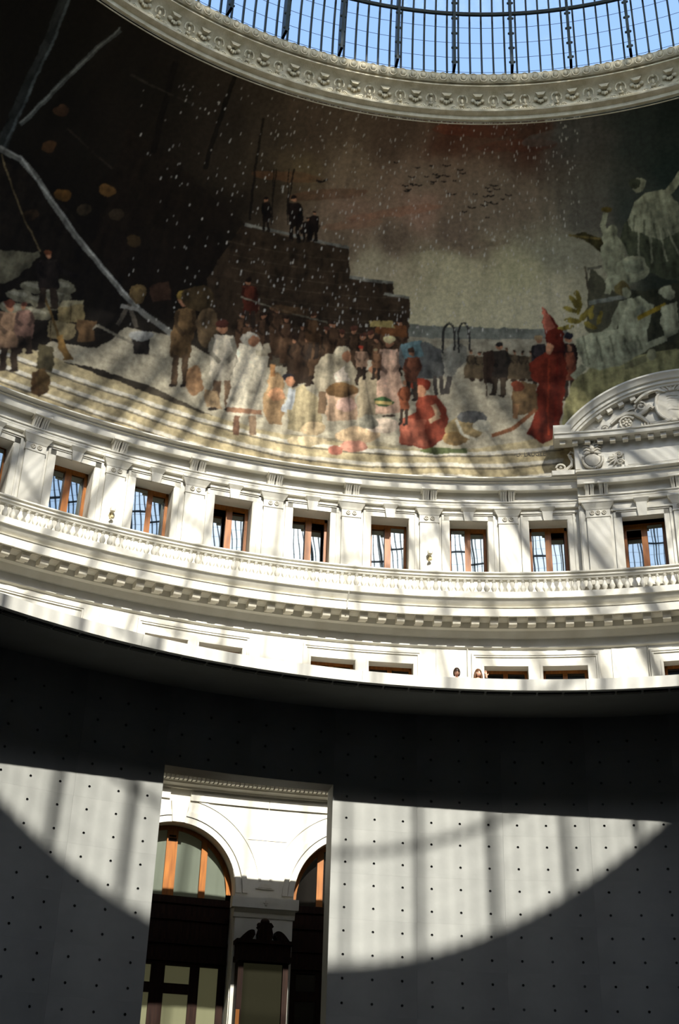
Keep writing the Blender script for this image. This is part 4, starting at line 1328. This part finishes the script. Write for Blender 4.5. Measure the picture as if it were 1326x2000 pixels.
    # ---- painted stone group on a rock at the right
    ST, STD = (168, 168, 138), (78, 82, 62)
    poly([(1100, 800), (1120, 740), (1180, 700), (1250, 680), (1340, 660), (1420, 650), (1420, 740), (1326, 724), (1240, 742), (1170, 775), (1120, 830), (1100, 840)], (150, 144, 100), mod=.2)
    poly([(1150, 520), (1200, 560), (1260, 570), (1420, 520), (1420, 690), (1326, 680), (1200, 700), (1140, 640), (1148, 580)], (58, 58, 42), alpha=.9)
    poly([(1225, 430), (1262, 410), (1330, 395), (1420, 400), (1420, 560), (1300, 545), (1240, 520), (1212, 470)], STD)
    poly([(1240, 395), (1262, 376), (1300, 372), (1326, 395), (1330, 450), (1290, 470), (1236, 450), (1228, 430)], ST); ell(1247, 362, 14, 16, ST); line([(1300, 380), (1326, 348), (1335, 335)], 15, ST); ell(1240, 358, 12, 12, STD)
    for k in range(8): line([(1240 + 9 * k, 420 + 4 * k), (1232 + 14 * k, 520 - 2 * k)], 4, (176, 176, 146) if k % 2 else (84, 88, 68), alpha=.6)
    poly([(1180, 462), (1205, 455), (1222, 480), (1214, 520), (1196, 540), (1178, 520), (1172, 490)], ST); ell(1197, 452, 12, 13, ST); line([(1186, 465), (1176, 440), (1184, 415)], 10, ST); ell(1186, 408, 9, 6, (112, 96, 44)); line([(1195, 530), (1186, 575)], 12, ST)
    poly([(1108, 460), (1140, 452), (1178, 466), (1176, 496), (1155, 474), (1130, 464)], (72, 66, 38)); line([(1110, 459), (1175, 466)], 4, (128, 112, 62))
    ell(1235, 525, 34, 26, ST); ell(1208, 552, 24, 18, ST); ell(1240, 520, 22, 14, (150, 152, 126))
    line([(1142, 520), (1150, 575)], 4, (112, 104, 84)); line([(1146, 525), (1176, 520)], 5, (112, 108, 92)); line([(1150, 592), (1220, 580)], 8, (132, 134, 122))
    ell(1216, 565, 17, 16, (116, 104, 64)); ell(1222, 572, 11, 13, ST)
    poly([(1210, 590), (1250, 580), (1276, 596), (1268, 640), (1240, 668), (1206, 640)], ST); line([(1216, 592), (1196, 640), (1170, 660)], 15, ST); ell(1250, 606, 11, 10, (152, 154, 130))
    poly([(1124, 664), (1160, 648), (1215, 640), (1262, 640), (1268, 680), (1220, 710), (1170, 724), (1140, 716), (1128, 690)], ST)
    for k in range(9): line([(1138 + 13 * k, 655 + 3 * (k % 2)), (1150 + 13 * k, 714 - 4 * k)], 4, (182, 182, 150) if k % 2 else (92, 94, 72), alpha=.6)
    line([(1140, 715), (1118, 738)], 13, ST); line([(1220, 716), (1262, 700)], 13, (120, 116, 84)); ell(1272, 694, 12, 12, (150, 146, 114))
    line([(1245, 622), (1300, 595)], 9, (158, 134, 46)); ell(1305, 572, 14, 15, ST); poly([(1290, 600), (1320, 590), (1326, 650), (1296, 660)], ST); line([(1300, 660), (1262, 676)], 12, ST)
    for (x, y, ro) in ((1120, 590, 60), (1112, 605, 20), (1130, 600, 100), (1118, 626, 10), (1140, 615, -40), (1155, 610, -70), (1108, 640, -10), (1150, 635, 30), (1170, 620, -60), (1128, 580, 80)):
        ell(x, y, 15, 5.5, (146, 130, 60), ro)
    # ---- birds and falling snow
    for k in range(38):
        bx, by = (r.normal(850, 45), r.normal(345, 14)) if k < 22 else (r.normal(950, 25), r.normal(385, 18))
        s_ = r.uniform(3, 9)
        line([(bx - s_, by - s_ * .4), (bx, by), (bx + s_, by - s_ * .3)], 2.4, (34, 30, 28))
    line([(618, 352), (628, 356), (640, 350)], 4, (36, 30, 28))
    n = 1500
    fx = r.uniform(250, 1130, n); fy = r.uniform(160, 660, n)
    q = survey(np.stack([fx, fy], 1))
    keep = r.random(n) < np.clip((fx - 200) / 500, .1, 1)
    ii = np.clip(np.searchsorted(th, q[:, 0]), 0, NT - 3); jj = np.clip(np.searchsorted(ph, q[:, 1]), 0, NP - 3)
    for i_, j_, kp in zip(ii, jj, keep):
        if kp:
            b = r.uniform(.25, .9)
            sl = col[j_:j_ + r.integers(2, 5), i_:i_ + r.integers(1, 3)]
            sl[...] = sl * (1 - b) + L((215, 210, 200)) * b
    k = np.pad(col, ((1, 1), (1, 1), (0, 0)), mode='edge')
    col = .36 * col + .16 * (k[2:, 1:-1] + k[:-2, 1:-1] + k[1:-1, 2:] + k[1:-1, :-2])
    col = np.clip(col, .003, .85)
    # rest of the ring, out of view: same sky over the same snowy quay
    ph2 = np.linspace(0, MPHI, 40)
    g = np.clip((ph2 - 8) / 12, 0, 1)[:, None, None]
    back = (1 - g) * L((160, 152, 130)) + g * (L((90, 82, 70)) * (1.3 - .9 * (ph2 / MPHI))[:, None, None])
    back = back * (.8 + .4 * fbm((40, 220), (6, 40), 3, 3))[..., None]
    return col, back
PAINT_GAIN, SKY_GAIN = 0.76, 1.12
#P1
def mural_material():
    m, n, l, b = new_mat('mural_paint')
    at = n.new('ShaderNodeAttribute')
    at.attribute_name = 'paint'
    tc = n.new('ShaderNodeTexCoord')
    nz = n.new('ShaderNodeTexNoise'); nz.inputs['Scale'].default_value = 9.0; nz.inputs['Detail'].default_value = 8
    l.new(tc.outputs['Object'], nz.inputs['Vector'])
    mr = n.new('ShaderNodeMapRange'); mr.inputs[1].default_value = .3; mr.inputs[2].default_value = .7; mr.inputs[3].default_value = .80; mr.inputs[4].default_value = 1.18
    l.new(nz.outputs[0], mr.inputs[0])
    mx = n.new('ShaderNodeVectorMath'); mx.operation = 'SCALE'
    l.new(at.outputs['Color'], mx.inputs[0]); l.new(mr.outputs[0], mx.inputs['Scale'])
    l.new(mx.outputs[0], b.inputs['Base Color'])
    b.inputs['Roughness'].default_value = .75
    b.inputs['Specular IOR Level'].default_value = .15
    return m
T0, T1, NT, NP = -92.0, 14.0, 1700, 460
def grid_mesh(name, ta, tb, nt, np_, colors):
    ths = np.radians(np.linspace(ta, tb, nt)); phs = np.radians(np.linspace(0, MPHI, np_))
    R = MR0 - MRHO + MRHO * np.cos(phs); Z = MZ0 + MRHO * np.sin(phs)
    V = np.empty((np_, nt, 3), np.float32)
    V[..., 0] = R[:, None] * np.sin(ths)[None]; V[..., 1] = R[:, None] * np.cos(ths)[None]; V[..., 2] = Z[:, None]
    idx = np.arange(np_ * nt).reshape(np_, nt)
    F = np.stack([idx[:-1, :-1], idx[:-1, 1:], idx[1:, 1:], idx[1:, :-1]], -1).reshape(-1, 4)
    me = bpy.data.meshes.new(name)
    me.vertices.add(np_ * nt); me.vertices.foreach_set('co', V.reshape(-1))
    me.loops.add(F.size); me.loops.foreach_set('vertex_index', F.reshape(-1).astype(np.int32))
    me.polygons.add(len(F)); me.polygons.foreach_set('loop_start', np.arange(0, F.size, 4, dtype=np.int32))
    me.update(calc_edges=True)
    me.validate()
    ca = me.color_attributes.new('paint', 'FLOAT_COLOR', 'POINT')
    ca.data.foreach_set('color', np.concatenate([colors.reshape(-1, 3), np.ones((np_ * nt, 1))], 1).astype(np.float32).reshape(-1))
    me.shade_smooth()
    return me
MURAL_MAT = mural_material()
paint, paint_back = make_paint()
me = grid_mesh('mural', T0, T1, NT, NP, paint); me.materials.append(MURAL_MAT)
mural = tag(link('mural', me), 'dark painted mural of a snowy harbour quay with figures curving round the dome base', 'mural')
me = grid_mesh('mural_remainder', T1, T0 + 360, 220, 40, paint_back); me.materials.append(MURAL_MAT)
link('painted_surface', me, mural)

# painted signature on the lowest stone course
sg = bpy.data.curves.new('signature', 'FONT')
sg.body = 'D. LAUGEE'
sg.size = .17; sg.align_x = 'CENTER'; sg.extrude = .002
tmp = bpy.data.objects.new('tmp_text', sg); COL.objects.link(tmp)
bpy.context.view_layer.update()
sm_ = bpy.data.meshes.new_from_object(tmp.evaluated_get(bpy.context.evaluated_depsgraph_get()))
bpy.data.objects.remove(tmp, do_unlink=True)
sm_.materials.clear(); sm_.materials.append(flat('signature_paint', (.07, .06, .045)))
sm_.transform(Matrix.Rotation(pi / 2, 4, 'X'))
sq = survey([(1037, 891)])[0]
link('signature_lettering', sm_, mural, Vector(mural_pt(*sq)) * 1.0 - Vector((sin(rad(sq[0])), cos(rad(sq[0])), 0)) * .012, -rad(sq[0]))

# ------------------------------------------------------------------ oculus cornice
oc = MB()
ocp = [(13.80, 26.18), (13.64, 26.15), (13.60, 26.20), (13.53, 26.21), (13.51, 26.28), (13.50, 26.30), (13.42, 26.31), (13.35, 26.34), (13.33, 26.38), (13.36, 26.42),
       (13.42, 26.44), (13.43, 26.52), (13.40, 26.62), (13.34, 26.72), (13.22, 26.82), (13.10, 26.87), (13.02, 26.89), (13.02, 26.93), (13.06, 26.94), (13.12, 26.955), (13.10, 26.975),
       (13.00, 26.985), (12.95, 27.03), (12.92, 27.10), (12.91, 27.18), (12.93, 27.24), (12.96, 27.27), (13.2, 27.30), (13.80, 27.30)]
oc.rev(ocp, 0, 360, 300, closed=True, rowclosed=True)
ocu = struct(obj('trim_4', oc, OCULUS, smooth=28), 'ornate stucco ring cornice round the foot of the glass dome', 'cornice')
def orn(name, mb, n, off, step):
    me = mb.mesh(name, OCULUS, 60)
    for k in range(n):
        link(name, me, ocu, None, -rad(off + step * k))
ocu.scale = (.9909, .9909, 1); ocu.location = (0, 0, -.13)
eg = MB()
eg.ball((0, 12.925, 27.10), (.068, .075, .10), 8, 6)
eg.tube([(.10 * cos(a), 12.915, 27.10 + .135 * sin(a)) for a in [2 * pi * k / 14 for k in range(14)]], .014, 5, closed=True)
orn('egg_ornament', eg, 84, -84.4, 1.2)
lt = MB()
lt.prism([(-.14, 26.80), (.14, 26.80), (.07, 26.70), (-.07, 26.70)], 13.20, 13.34)
for s_ in (-1, 1):
    lt.ball((s_ * .12, 13.33, 26.68), (.07, .05, .06)); lt.ball((s_ * .05, 13.35, 26.63), (.04, .04, .05))
lt.ball((0, 13.35, 26.62), (.035, .04, .07))
orn('lotus_ornament', lt, 29, -86.2, 3.6)
pt = MB()
pt.tube([(.13 * cos(a), 13.30 - .04 * sin(a), 26.66 + .15 * sin(a)) for a in [-.5 + (pi + 1.0) * k / 12 for k in range(13)]], .02, 5)
pt.ball((0, 13.33, 26.64), (.04, .05, .09)); pt.ball((0, 13.27, 26.76), (.05, .05, .04)); pt.ball((0, 13.38, 26.56), (.07, .05, .05))
orn('palmette_ornament', pt, 29, -84.4, 3.6)
sc_ = MB()
for x in (-.20, 0, .20):
    sc_.tube([(x + .07 * cos(a) * (1 - .05 * k), 13.41, 26.50 + .05 * sin(a)) for k, a in enumerate([2 * pi * j / 8 for j in range(9)])], .016, 5)
    sc_.ball((x, 13.41, 26.49), .025)
orn('scroll_ornament', sc_, 29, -84.5, 3.6)

# ------------------------------------------------------------------ glass dome
DR, DZ = 12.84, 27.11
def dome_pt(th, el, R=DR):
    return P(th, R * cos(rad(el)), DZ + R * sin(rad(el)))
dome = empty('glass_dome', (0, 0, DZ))
tag(dome, 'iron and glass dome with dark ribs against blue sky', 'dome')
dinv = Matrix.Translation((0, 0, -DZ))
def dlink(name, me, th=0.0, parent=None):
    o = bpy.data.objects.new(name, me)
    COL.objects.link(o)
    o.parent = parent or dome
    if parent is None:
        o.matrix_parent_inverse = dinv
    o.rotation_euler = (0, 0, -rad(th))
    return o
EL_TOP = 80.0
def bar_mesh(name, Ri, Ro, hw, n=28):
    mb = MB()
    vs_ = []
    for i in range(n + 1):
        el = EL_TOP * i / n
        for R, x in ((Ri, -hw), (Ri, hw), (Ro, hw), (Ro, -hw)):
            vs_.append((x, R * cos(rad(el)), DZ + R * sin(rad(el))))
    fs = [(i * 4 + j, i * 4 + 4 + j, i * 4 + 4 + (j + 1) % 4, i * 4 + (j + 1) % 4) for i in range(n) for j in range(4)]
    fs += [(0, 1, 2, 3)]
    mb.add(vs_, fs)
    return mb.mesh(name, IRON)
ROWD = math.degrees(.52 / DR)
rib = MB()
vs_ = []
n = 36
for i in range(n + 1):
    el = EL_TOP * i / n
    for R, x in ((DR - .34, -.036), (DR - .34, .036), (DR - .03, .036), (DR - .03, -.036)):
        vs_.append((x, R * cos(rad(el)), DZ + R * sin(rad(el))))
rib.add(vs_, [(i * 4 + j, i * 4 + 4 + j, i * 4 + 4 + (j + 1) % 4, i * 4 + (j + 1) % 4) for i in range(n) for j in range(4)])
RIB = rib.mesh('rib', IRON)
bolts = MB()
bolts.lathe([(.024, -.085), (.036, -.06), (.036, .06), (.024, .085)], 6, (0, 0, 0), 'y')
bolts.v = [(y, x, z) for x, y, z in bolts.v]
BOLT = bolts.mesh('rib_clamp', IRON, 40)
BAR = bar_mesh('glazing_bar', DR - .02, DR + .05, .024)
NR = 52
for k in range(NR):
    th = -10.24 + 360.0 / NR * k
    r_ = dlink('rib', RIB, th)
    if -60 < (th + 180) % 360 - 180 < 18:
        for q in range(6):
            el = .6 + ROWD * q
            link('rib_clamp', BOLT, r_, (0, (DR - .30) * cos(rad(el)), DZ + (DR - .30) * sin(rad(el))))
for k in range(NR * 5):
    dlink('glazing_bar', BAR, -9.6 + 360.0 / (NR * 5) * k)
def ring_mesh(name, el, R, r, n=180, k=6):
    mb = MB()
    c = rad(el)
    mb.rev([(R * cos(c) + r * cos(2 * pi * j / k), DZ + R * sin(c) + r * sin(2 * pi * j / k)) for j in range(k)], 0, 360, n, closed=True, rowclosed=True)
    return mb.mesh(name, IRON, 50)
for el in (9.5, 20.5, 31.5, 42.5, 53.5, 64.5, 74.0):
    dlink('purlin', ring_mesh('purlin', el - 1.0, DR - .24, .06))
for k in range(0, 30):
    dlink('glazing_line', ring_mesh('glazing_line', .45 + ROWD * k, DR + .01, .008, 180, 4))
cap_ = MB(); cap_.rev([(DR * cos(rad(79)), DZ + DR * sin(rad(79)) - .3), (DR * cos(rad(79)), DZ + DR * sin(rad(79)) + .2), (.01, DZ + DR + .3)], 0, 360, 52)
dlink('crown_cap', cap_.mesh('crown_cap', IRON))
# unseen translucent panels added under the high side sectors to dim the sun
SHADE_FILM, _n, _l, _b = new_mat('added_shade_film')
_t = _n.new('ShaderNodeBsdfTransparent'); _d = _n.new('ShaderNodeBsdfTranslucent'); _m = _n.new('ShaderNodeMixShader')
_d.inputs[0].default_value = (.55, .55, .52, 1); _m.inputs[0].default_value = .45
_l.new(_t.outputs[0], _m.inputs[1]); _l.new(_d.outputs[0], _m.inputs[2]); _l.new(_m.outputs[0], _n['Material Output'].inputs[0])
bl = MB()
_h = 360.0 / NR / 2 - .25
bl.rev([((DR - .05) * cos(rad(e)), DZ + (DR - .05) * sin(rad(e))) for e in np.linspace(31.8, 64.2, 8)], -_h, _h, 3)
blm = bl.mesh('added_shade_panel', SHADE_FILM, 40)
for k in range(NR):
    th = -10.24 + 360.0 / NR * (k + .5)
    d_ = abs((th - math.degrees(SUN_AZ) + 180) % 360 - 180)
    if 44 < d_ < 125:
        dlink('added_shade_panel', blm, th)
# panes: those in view one by one, the rest joined
BW = 360.0 / (NR * 5)
pane_me = []
for r_ in range(6):
    e0, e1 = .45 + ROWD * r_ - (ROWD if r_ == 0 else 0) * 0, .45 + ROWD * (r_ + 1)
    if r_ == 0: e0 = 0.0
    mb = MB(); h = BW / 2 - .09
    q4 = [dome_pt(-h, e0 + .03, DR + .015), dome_pt(h, e0 + .03, DR + .015), dome_pt(h, e1 - .03, DR + .015), dome_pt(-h, e1 - .03, DR + .015)]
    q5 = [dome_pt(-h, e0 + .03, DR + .023), dome_pt(h, e0 + .03, DR + .023), dome_pt(h, e1 - .03, DR + .023), dome_pt(-h, e1 - .03, DR + .023)]
    mb.add(q4, [(0, 1, 2, 3)])
    pane_me.append(mb.mesh('pane', DOME_GLASS))
single = set()
for k in range(NR * 5):
    th = -9.6 + BW * (k + .5)
    thw = (th + 180) % 360 - 180
    if -53 < thw < 14:
        single.add(k)
        for me_ in pane_me:
            dlink('pane', me_, th)
gm = MB()
for k in range(NR * 5):
    th = -9.6 + BW * (k + .5)
    es = ([.45 + ROWD * 6] if k in single else [0.0]) + [20, 35, 50, 65, 79]
    for e0, e1 in zip(es[:-1], es[1:]):
        gm.add([dome_pt(th - BW / 2, e0, DR + .015), dome_pt(th + BW / 2, e0, DR + .015), dome_pt(th + BW / 2, e1, DR + .015), dome_pt(th - BW / 2, e1, DR + .015)], [(0, 1, 2, 3)])
go = dlink('pane_run', gm.mesh('pane_run', DOME_GLASS))
go['kind'] = 'stuff'

# ------------------------------------------------------------------ two visitors on the gallery
def skin_mesh(name, verts, edges, radii, mat, root=0, sub=2):
    me = bpy.data.meshes.new(name)
    me.from_pydata(verts, edges, [])
    o = bpy.data.objects.new(name, me)
    COL.objects.link(o)
    md_ = o.modifiers.new('Skin', 'SKIN'); md_.use_smooth_shade = True
    sv = me.skin_vertices[0].data if me.skin_vertices else None
    if sv is None:
        bpy.context.view_layer.objects.active = o
    for i, r in enumerate(radii):
        me.skin_vertices[0].data[i].radius = (r, r) if not isinstance(r, tuple) else r
        me.skin_vertices[0].data[i].use_root = (i == root)
    ms = o.modifiers.new('Sub', 'SUBSURF'); ms.levels = sub; ms.render_levels = sub
    dg = bpy.context.evaluated_depsgraph_get()
    ev = o.evaluated_get(dg)
    out = bpy.data.meshes.new_from_object(ev)
    bpy.data.objects.remove(o, do_unlink=True)
    out.name = name
    out.materials.clear(); out.materials.append(mat)
    return out
def person(th, R, zf, height, label, hair_mat, top_mat, arm_up, look_down, long_hair, turn):
    k = height / 1.68
    root = empty('person', P(th, R, zf), -rad(th) + turn)
    root.scale = (k, k, k)
    tag(root, label, 'person')
    # local frame: -y faces the courtyard
    J = dict(pel=(0, 0, .92), spine=(0, .01, 1.12), chest=(0, .0, 1.30), neck=(0, -.005, 1.42), nk2=(0, -.02, 1.47))
    names_ = list(J)
    V = [J[n_] for n_ in names_]
    Rr = [(.15, .11), (.125, .095), (.15, .10), (.06, .06), (.05, .05)]
    Eg = [(0, 1), (1, 2), (2, 3), (3, 4)]
    def chain(start, pts, rs):
        p_ = start
        for q, r in zip(pts, rs):
            V.append(q); Rr.append((r, r)); Eg.append((p_, len(V) - 1)); p_ = len(V) - 1
        return p_
    chain(0, [(-.09, 0, .86), (-.10, -.01, .48), (-.10, .02, .09), (-.10, -.10, .035)], [.09, .062, .04, .035])
    chain(0, [(.09, 0, .86), (.10, -.01, .48), (.10, .02, .09), (.10, -.10, .035)], [.09, .062, .04, .035])
    arms = []
    if arm_up:
        la = [(-.17, 0, 1.36), (-.22, .01, 1.08), (-.16, -.18, .98)]
        ra = [(.17, 0, 1.36), (.26, -.10, 1.18), (.17, -.17, 1.44)]
    else:
        la = [(-.17, 0, 1.36), (-.22, .01, 1.08), (-.14, -.18, .98)]
        ra = [(.17, 0, 1.36), (.22, .01, 1.08), (.14, -.18, .98)]
    ends = [chain(2, la, [.055, .042, .028]), chain(2, ra, [.055, .042, .028])]
    # hands: palm plus five fingers each
    for ei, e in enumerate(ends):
        w = Vector(V[e]); up = arm_up and ei == 1
        d = Vector((-.2, -.1, 1)).normalized() if up else Vector((.35 if ei == 0 else -.35, -.9, -.1)).normalized()
        side = d.cross(Vector((0, 1, 0) if up else (0, 0, 1))).normalized()
        pc = w + d * .075
        V.append(tuple(pc)); Rr.append((.034, .018)); Eg.append((e, len(V) - 1)); pi_ = len(V) - 1
        for f, (off, ln) in enumerate(((-.028, .055), (-.010, .07), (.010, .066), (.028, .05))):
            b0 = pc + side * off + d * .03
            bend = Vector((0, -.35, 0)) if up else Vector((0, 0, -.35))
            b1 = b0 + d * ln * .55
            b2 = b1 + (d + bend).normalized() * ln * .55
            chain(pi_, [tuple(b0), tuple(b1), tuple(b2)], [.0085, .008, .0065])
        sg = 1 if ei == 0 else -1
        b0 = w + d * .04 + side * .03 * sg
        chain(pi_, [tuple(b0), tuple(b0 + side * .03 * sg + d * .02), tuple(b0 + side * .035 * sg + d * .05)], [.010, .009, .007])
    body = skin_mesh('body', V, Eg, Rr, SKIN)
    bo = link('body', body, root)
    # head with face
    hd = empty_head = MB()
    N, Mr = 20, 16
    vs_ = []
    for j in range(Mr + 1):
        b = -pi / 2 + pi * j / Mr
        for i in range(N):
            a = 2 * pi * i / N
            x, y, z = .073 * cos(b) * cos(a), .092 * cos(b) * sin(a), .115 * sin(b)
            if z < -.02:                      # jaw narrows, chin forward
                f_ = 1 - .38 * min(1, (-z - .02) / .095)
                x *= f_; y = y * (f_ * .9 + .1) - .018 * min(1, (-z - .02) / .095)
            if y < 0:
                if abs(x) < .014 and -.035 < z < .02: y -= .016 * (1 - abs(x) / .014) * (1 if z < 0 else .5)
                if .012 < abs(x) < .05 and .0 < z < .03: y += .008
                if abs(x) < .03 and -.066 < z < -.048: y -= .004
            vs_.append((x, y, z))
    fs = [(j * N + i, j * N + (i + 1) % N, (j + 1) * N + (i + 1) % N, (j + 1) * N + i) for j in range(Mr) for i in range(N)]
    hd.add(vs_, fs)
    for s_ in (-1, 1):
        hd.ball((s_ * .075, .01, -.005), (.012, .022, .032))
    hp = link('head', hd.mesh('head', SKIN, 60), root, (0, -.025, 1.565))
    hp.rotation_euler = (look_down, 0, 0)
    ey = MB()
    for s_ in (-1, 1): ey.ball((s_ * .030, -.080, .012), (.014, .010, .007))
    link('eyes', ey.mesh('eyes', CLOTH_BLACK, 60), hp)
    br = MB()
    for s_ in (-1, 1): br.tube([(s_ * .015, -.090, .034), (s_ * .032, -.087, .040), (s_ * .048, -.076, .034)], .0045, 5)
    link('eyebrows', br.mesh('eyebrows', hair_mat, 60), hp)
    mo = MB(); mo.ball((0, -.094, -.058), (.024, .008, .008))
    link('mouth', mo.mesh('mouth', flat('lips_' + label[:8].replace(' ', '_'), (.40, .10, .09)), 60), hp)
    hr = MB()
    vs_, fs = [], []
    N2, M2 = 24, 12
    for j in range(M2 + 1):
        for i in range(N2):
            a = 2 * pi * i / N2
            front = max(0.0, -sin(a))
            low = .0 + .058 * front if front > .45 else (-.14 if long_hair else -.09) + .1 * front
            b0 = math.asin(max(-1, min(1, low / .135)))
            b = b0 + (pi / 2 - b0) * j / M2
            part = .006 * math.exp(-(cos(a) * cos(b) / .12) ** 2) if sin(b) > .3 else 0
            vs_.append(((.092 - part) * cos(b) * cos(a), .113 * cos(b) * sin(a) + .008, (.138 - part) * sin(b)))
    fs = [(j * N2 + i, j * N2 + (i + 1) % N2, (j + 1) * N2 + (i + 1) % N2, (j + 1) * N2 + i) for j in range(M2) for i in range(N2)]
    hr.add(vs_, fs)
    if long_hair:
        for s_ in (-1, 1):
            hr.tube([(s_ * .076, .0, .03), (s_ * .088, .0, -.06), (s_ * .09, .01, -.16), (s_ * .085, .02, -.26), (s_ * .07, .03, -.32)], [.028, .036, .038, .034, .012], 8)
        hr.tube([(0, .085, 0), (0, .095, -.14), (0, .08, -.30)], [.05, .07, .03], 8)
    else:
        hr.ball((0, .11, .0), (.05, .05, .05))
    link('hair', hr.mesh('hair', hair_mat, 80), hp)
    # clothing follows the torso, arms and legs
    tv = [(0, 0, .90), (0, .01, 1.12), (0, 0, 1.30), (0, -.005, 1.41)] + la + ra
    te = [(0, 1), (1, 2), (2, 3), (2, 4), (4, 5), (5, 6), (2, 7), (7, 8), (8, 9)]
    tr_ = [(.175, .13), (.145, .115), (.17, .12), (.085, .08), .07, .056, .04, .07, .056, .04]
    link('top', skin_mesh('top', tv, te, tr_, top_mat), root)
    pv = [(0, 0, .94), (-.09, 0, .86), (-.10, -.01, .48), (-.10, .02, .10), (.09, 0, .86), (.10, -.01, .48), (.10, .02, .10)]
    link('trousers', skin_mesh('trousers', pv, [(0, 1), (1, 2), (2, 3), (0, 4), (4, 5), (5, 6)], [(.17, .13), .11, .08, .06, .11, .08, .06], DENIM), root)
    sho_ = MB()
    for s_ in (-1, 1): sho_.ball((s_ * .10, -.05, .045), (.052, .13, .048), 10, 8)
    link('shoes', sho_.mesh('shoes', CLOTH_BLACK, 60), root)
    return root
person(-15.32, 18.90, 11.0, 1.66, 'person with dark parted hair in dark top looking down over the parapet', HAIR_DARK, CLOTH_BLACK, False, .35, False, .1)
p2 = person(-13.68, 18.90, 11.0, 1.65, 'person with long brown hair raising a hand to her face', HAIR_BROWN, CLOTH_BLACK, True, .05, True, .25)
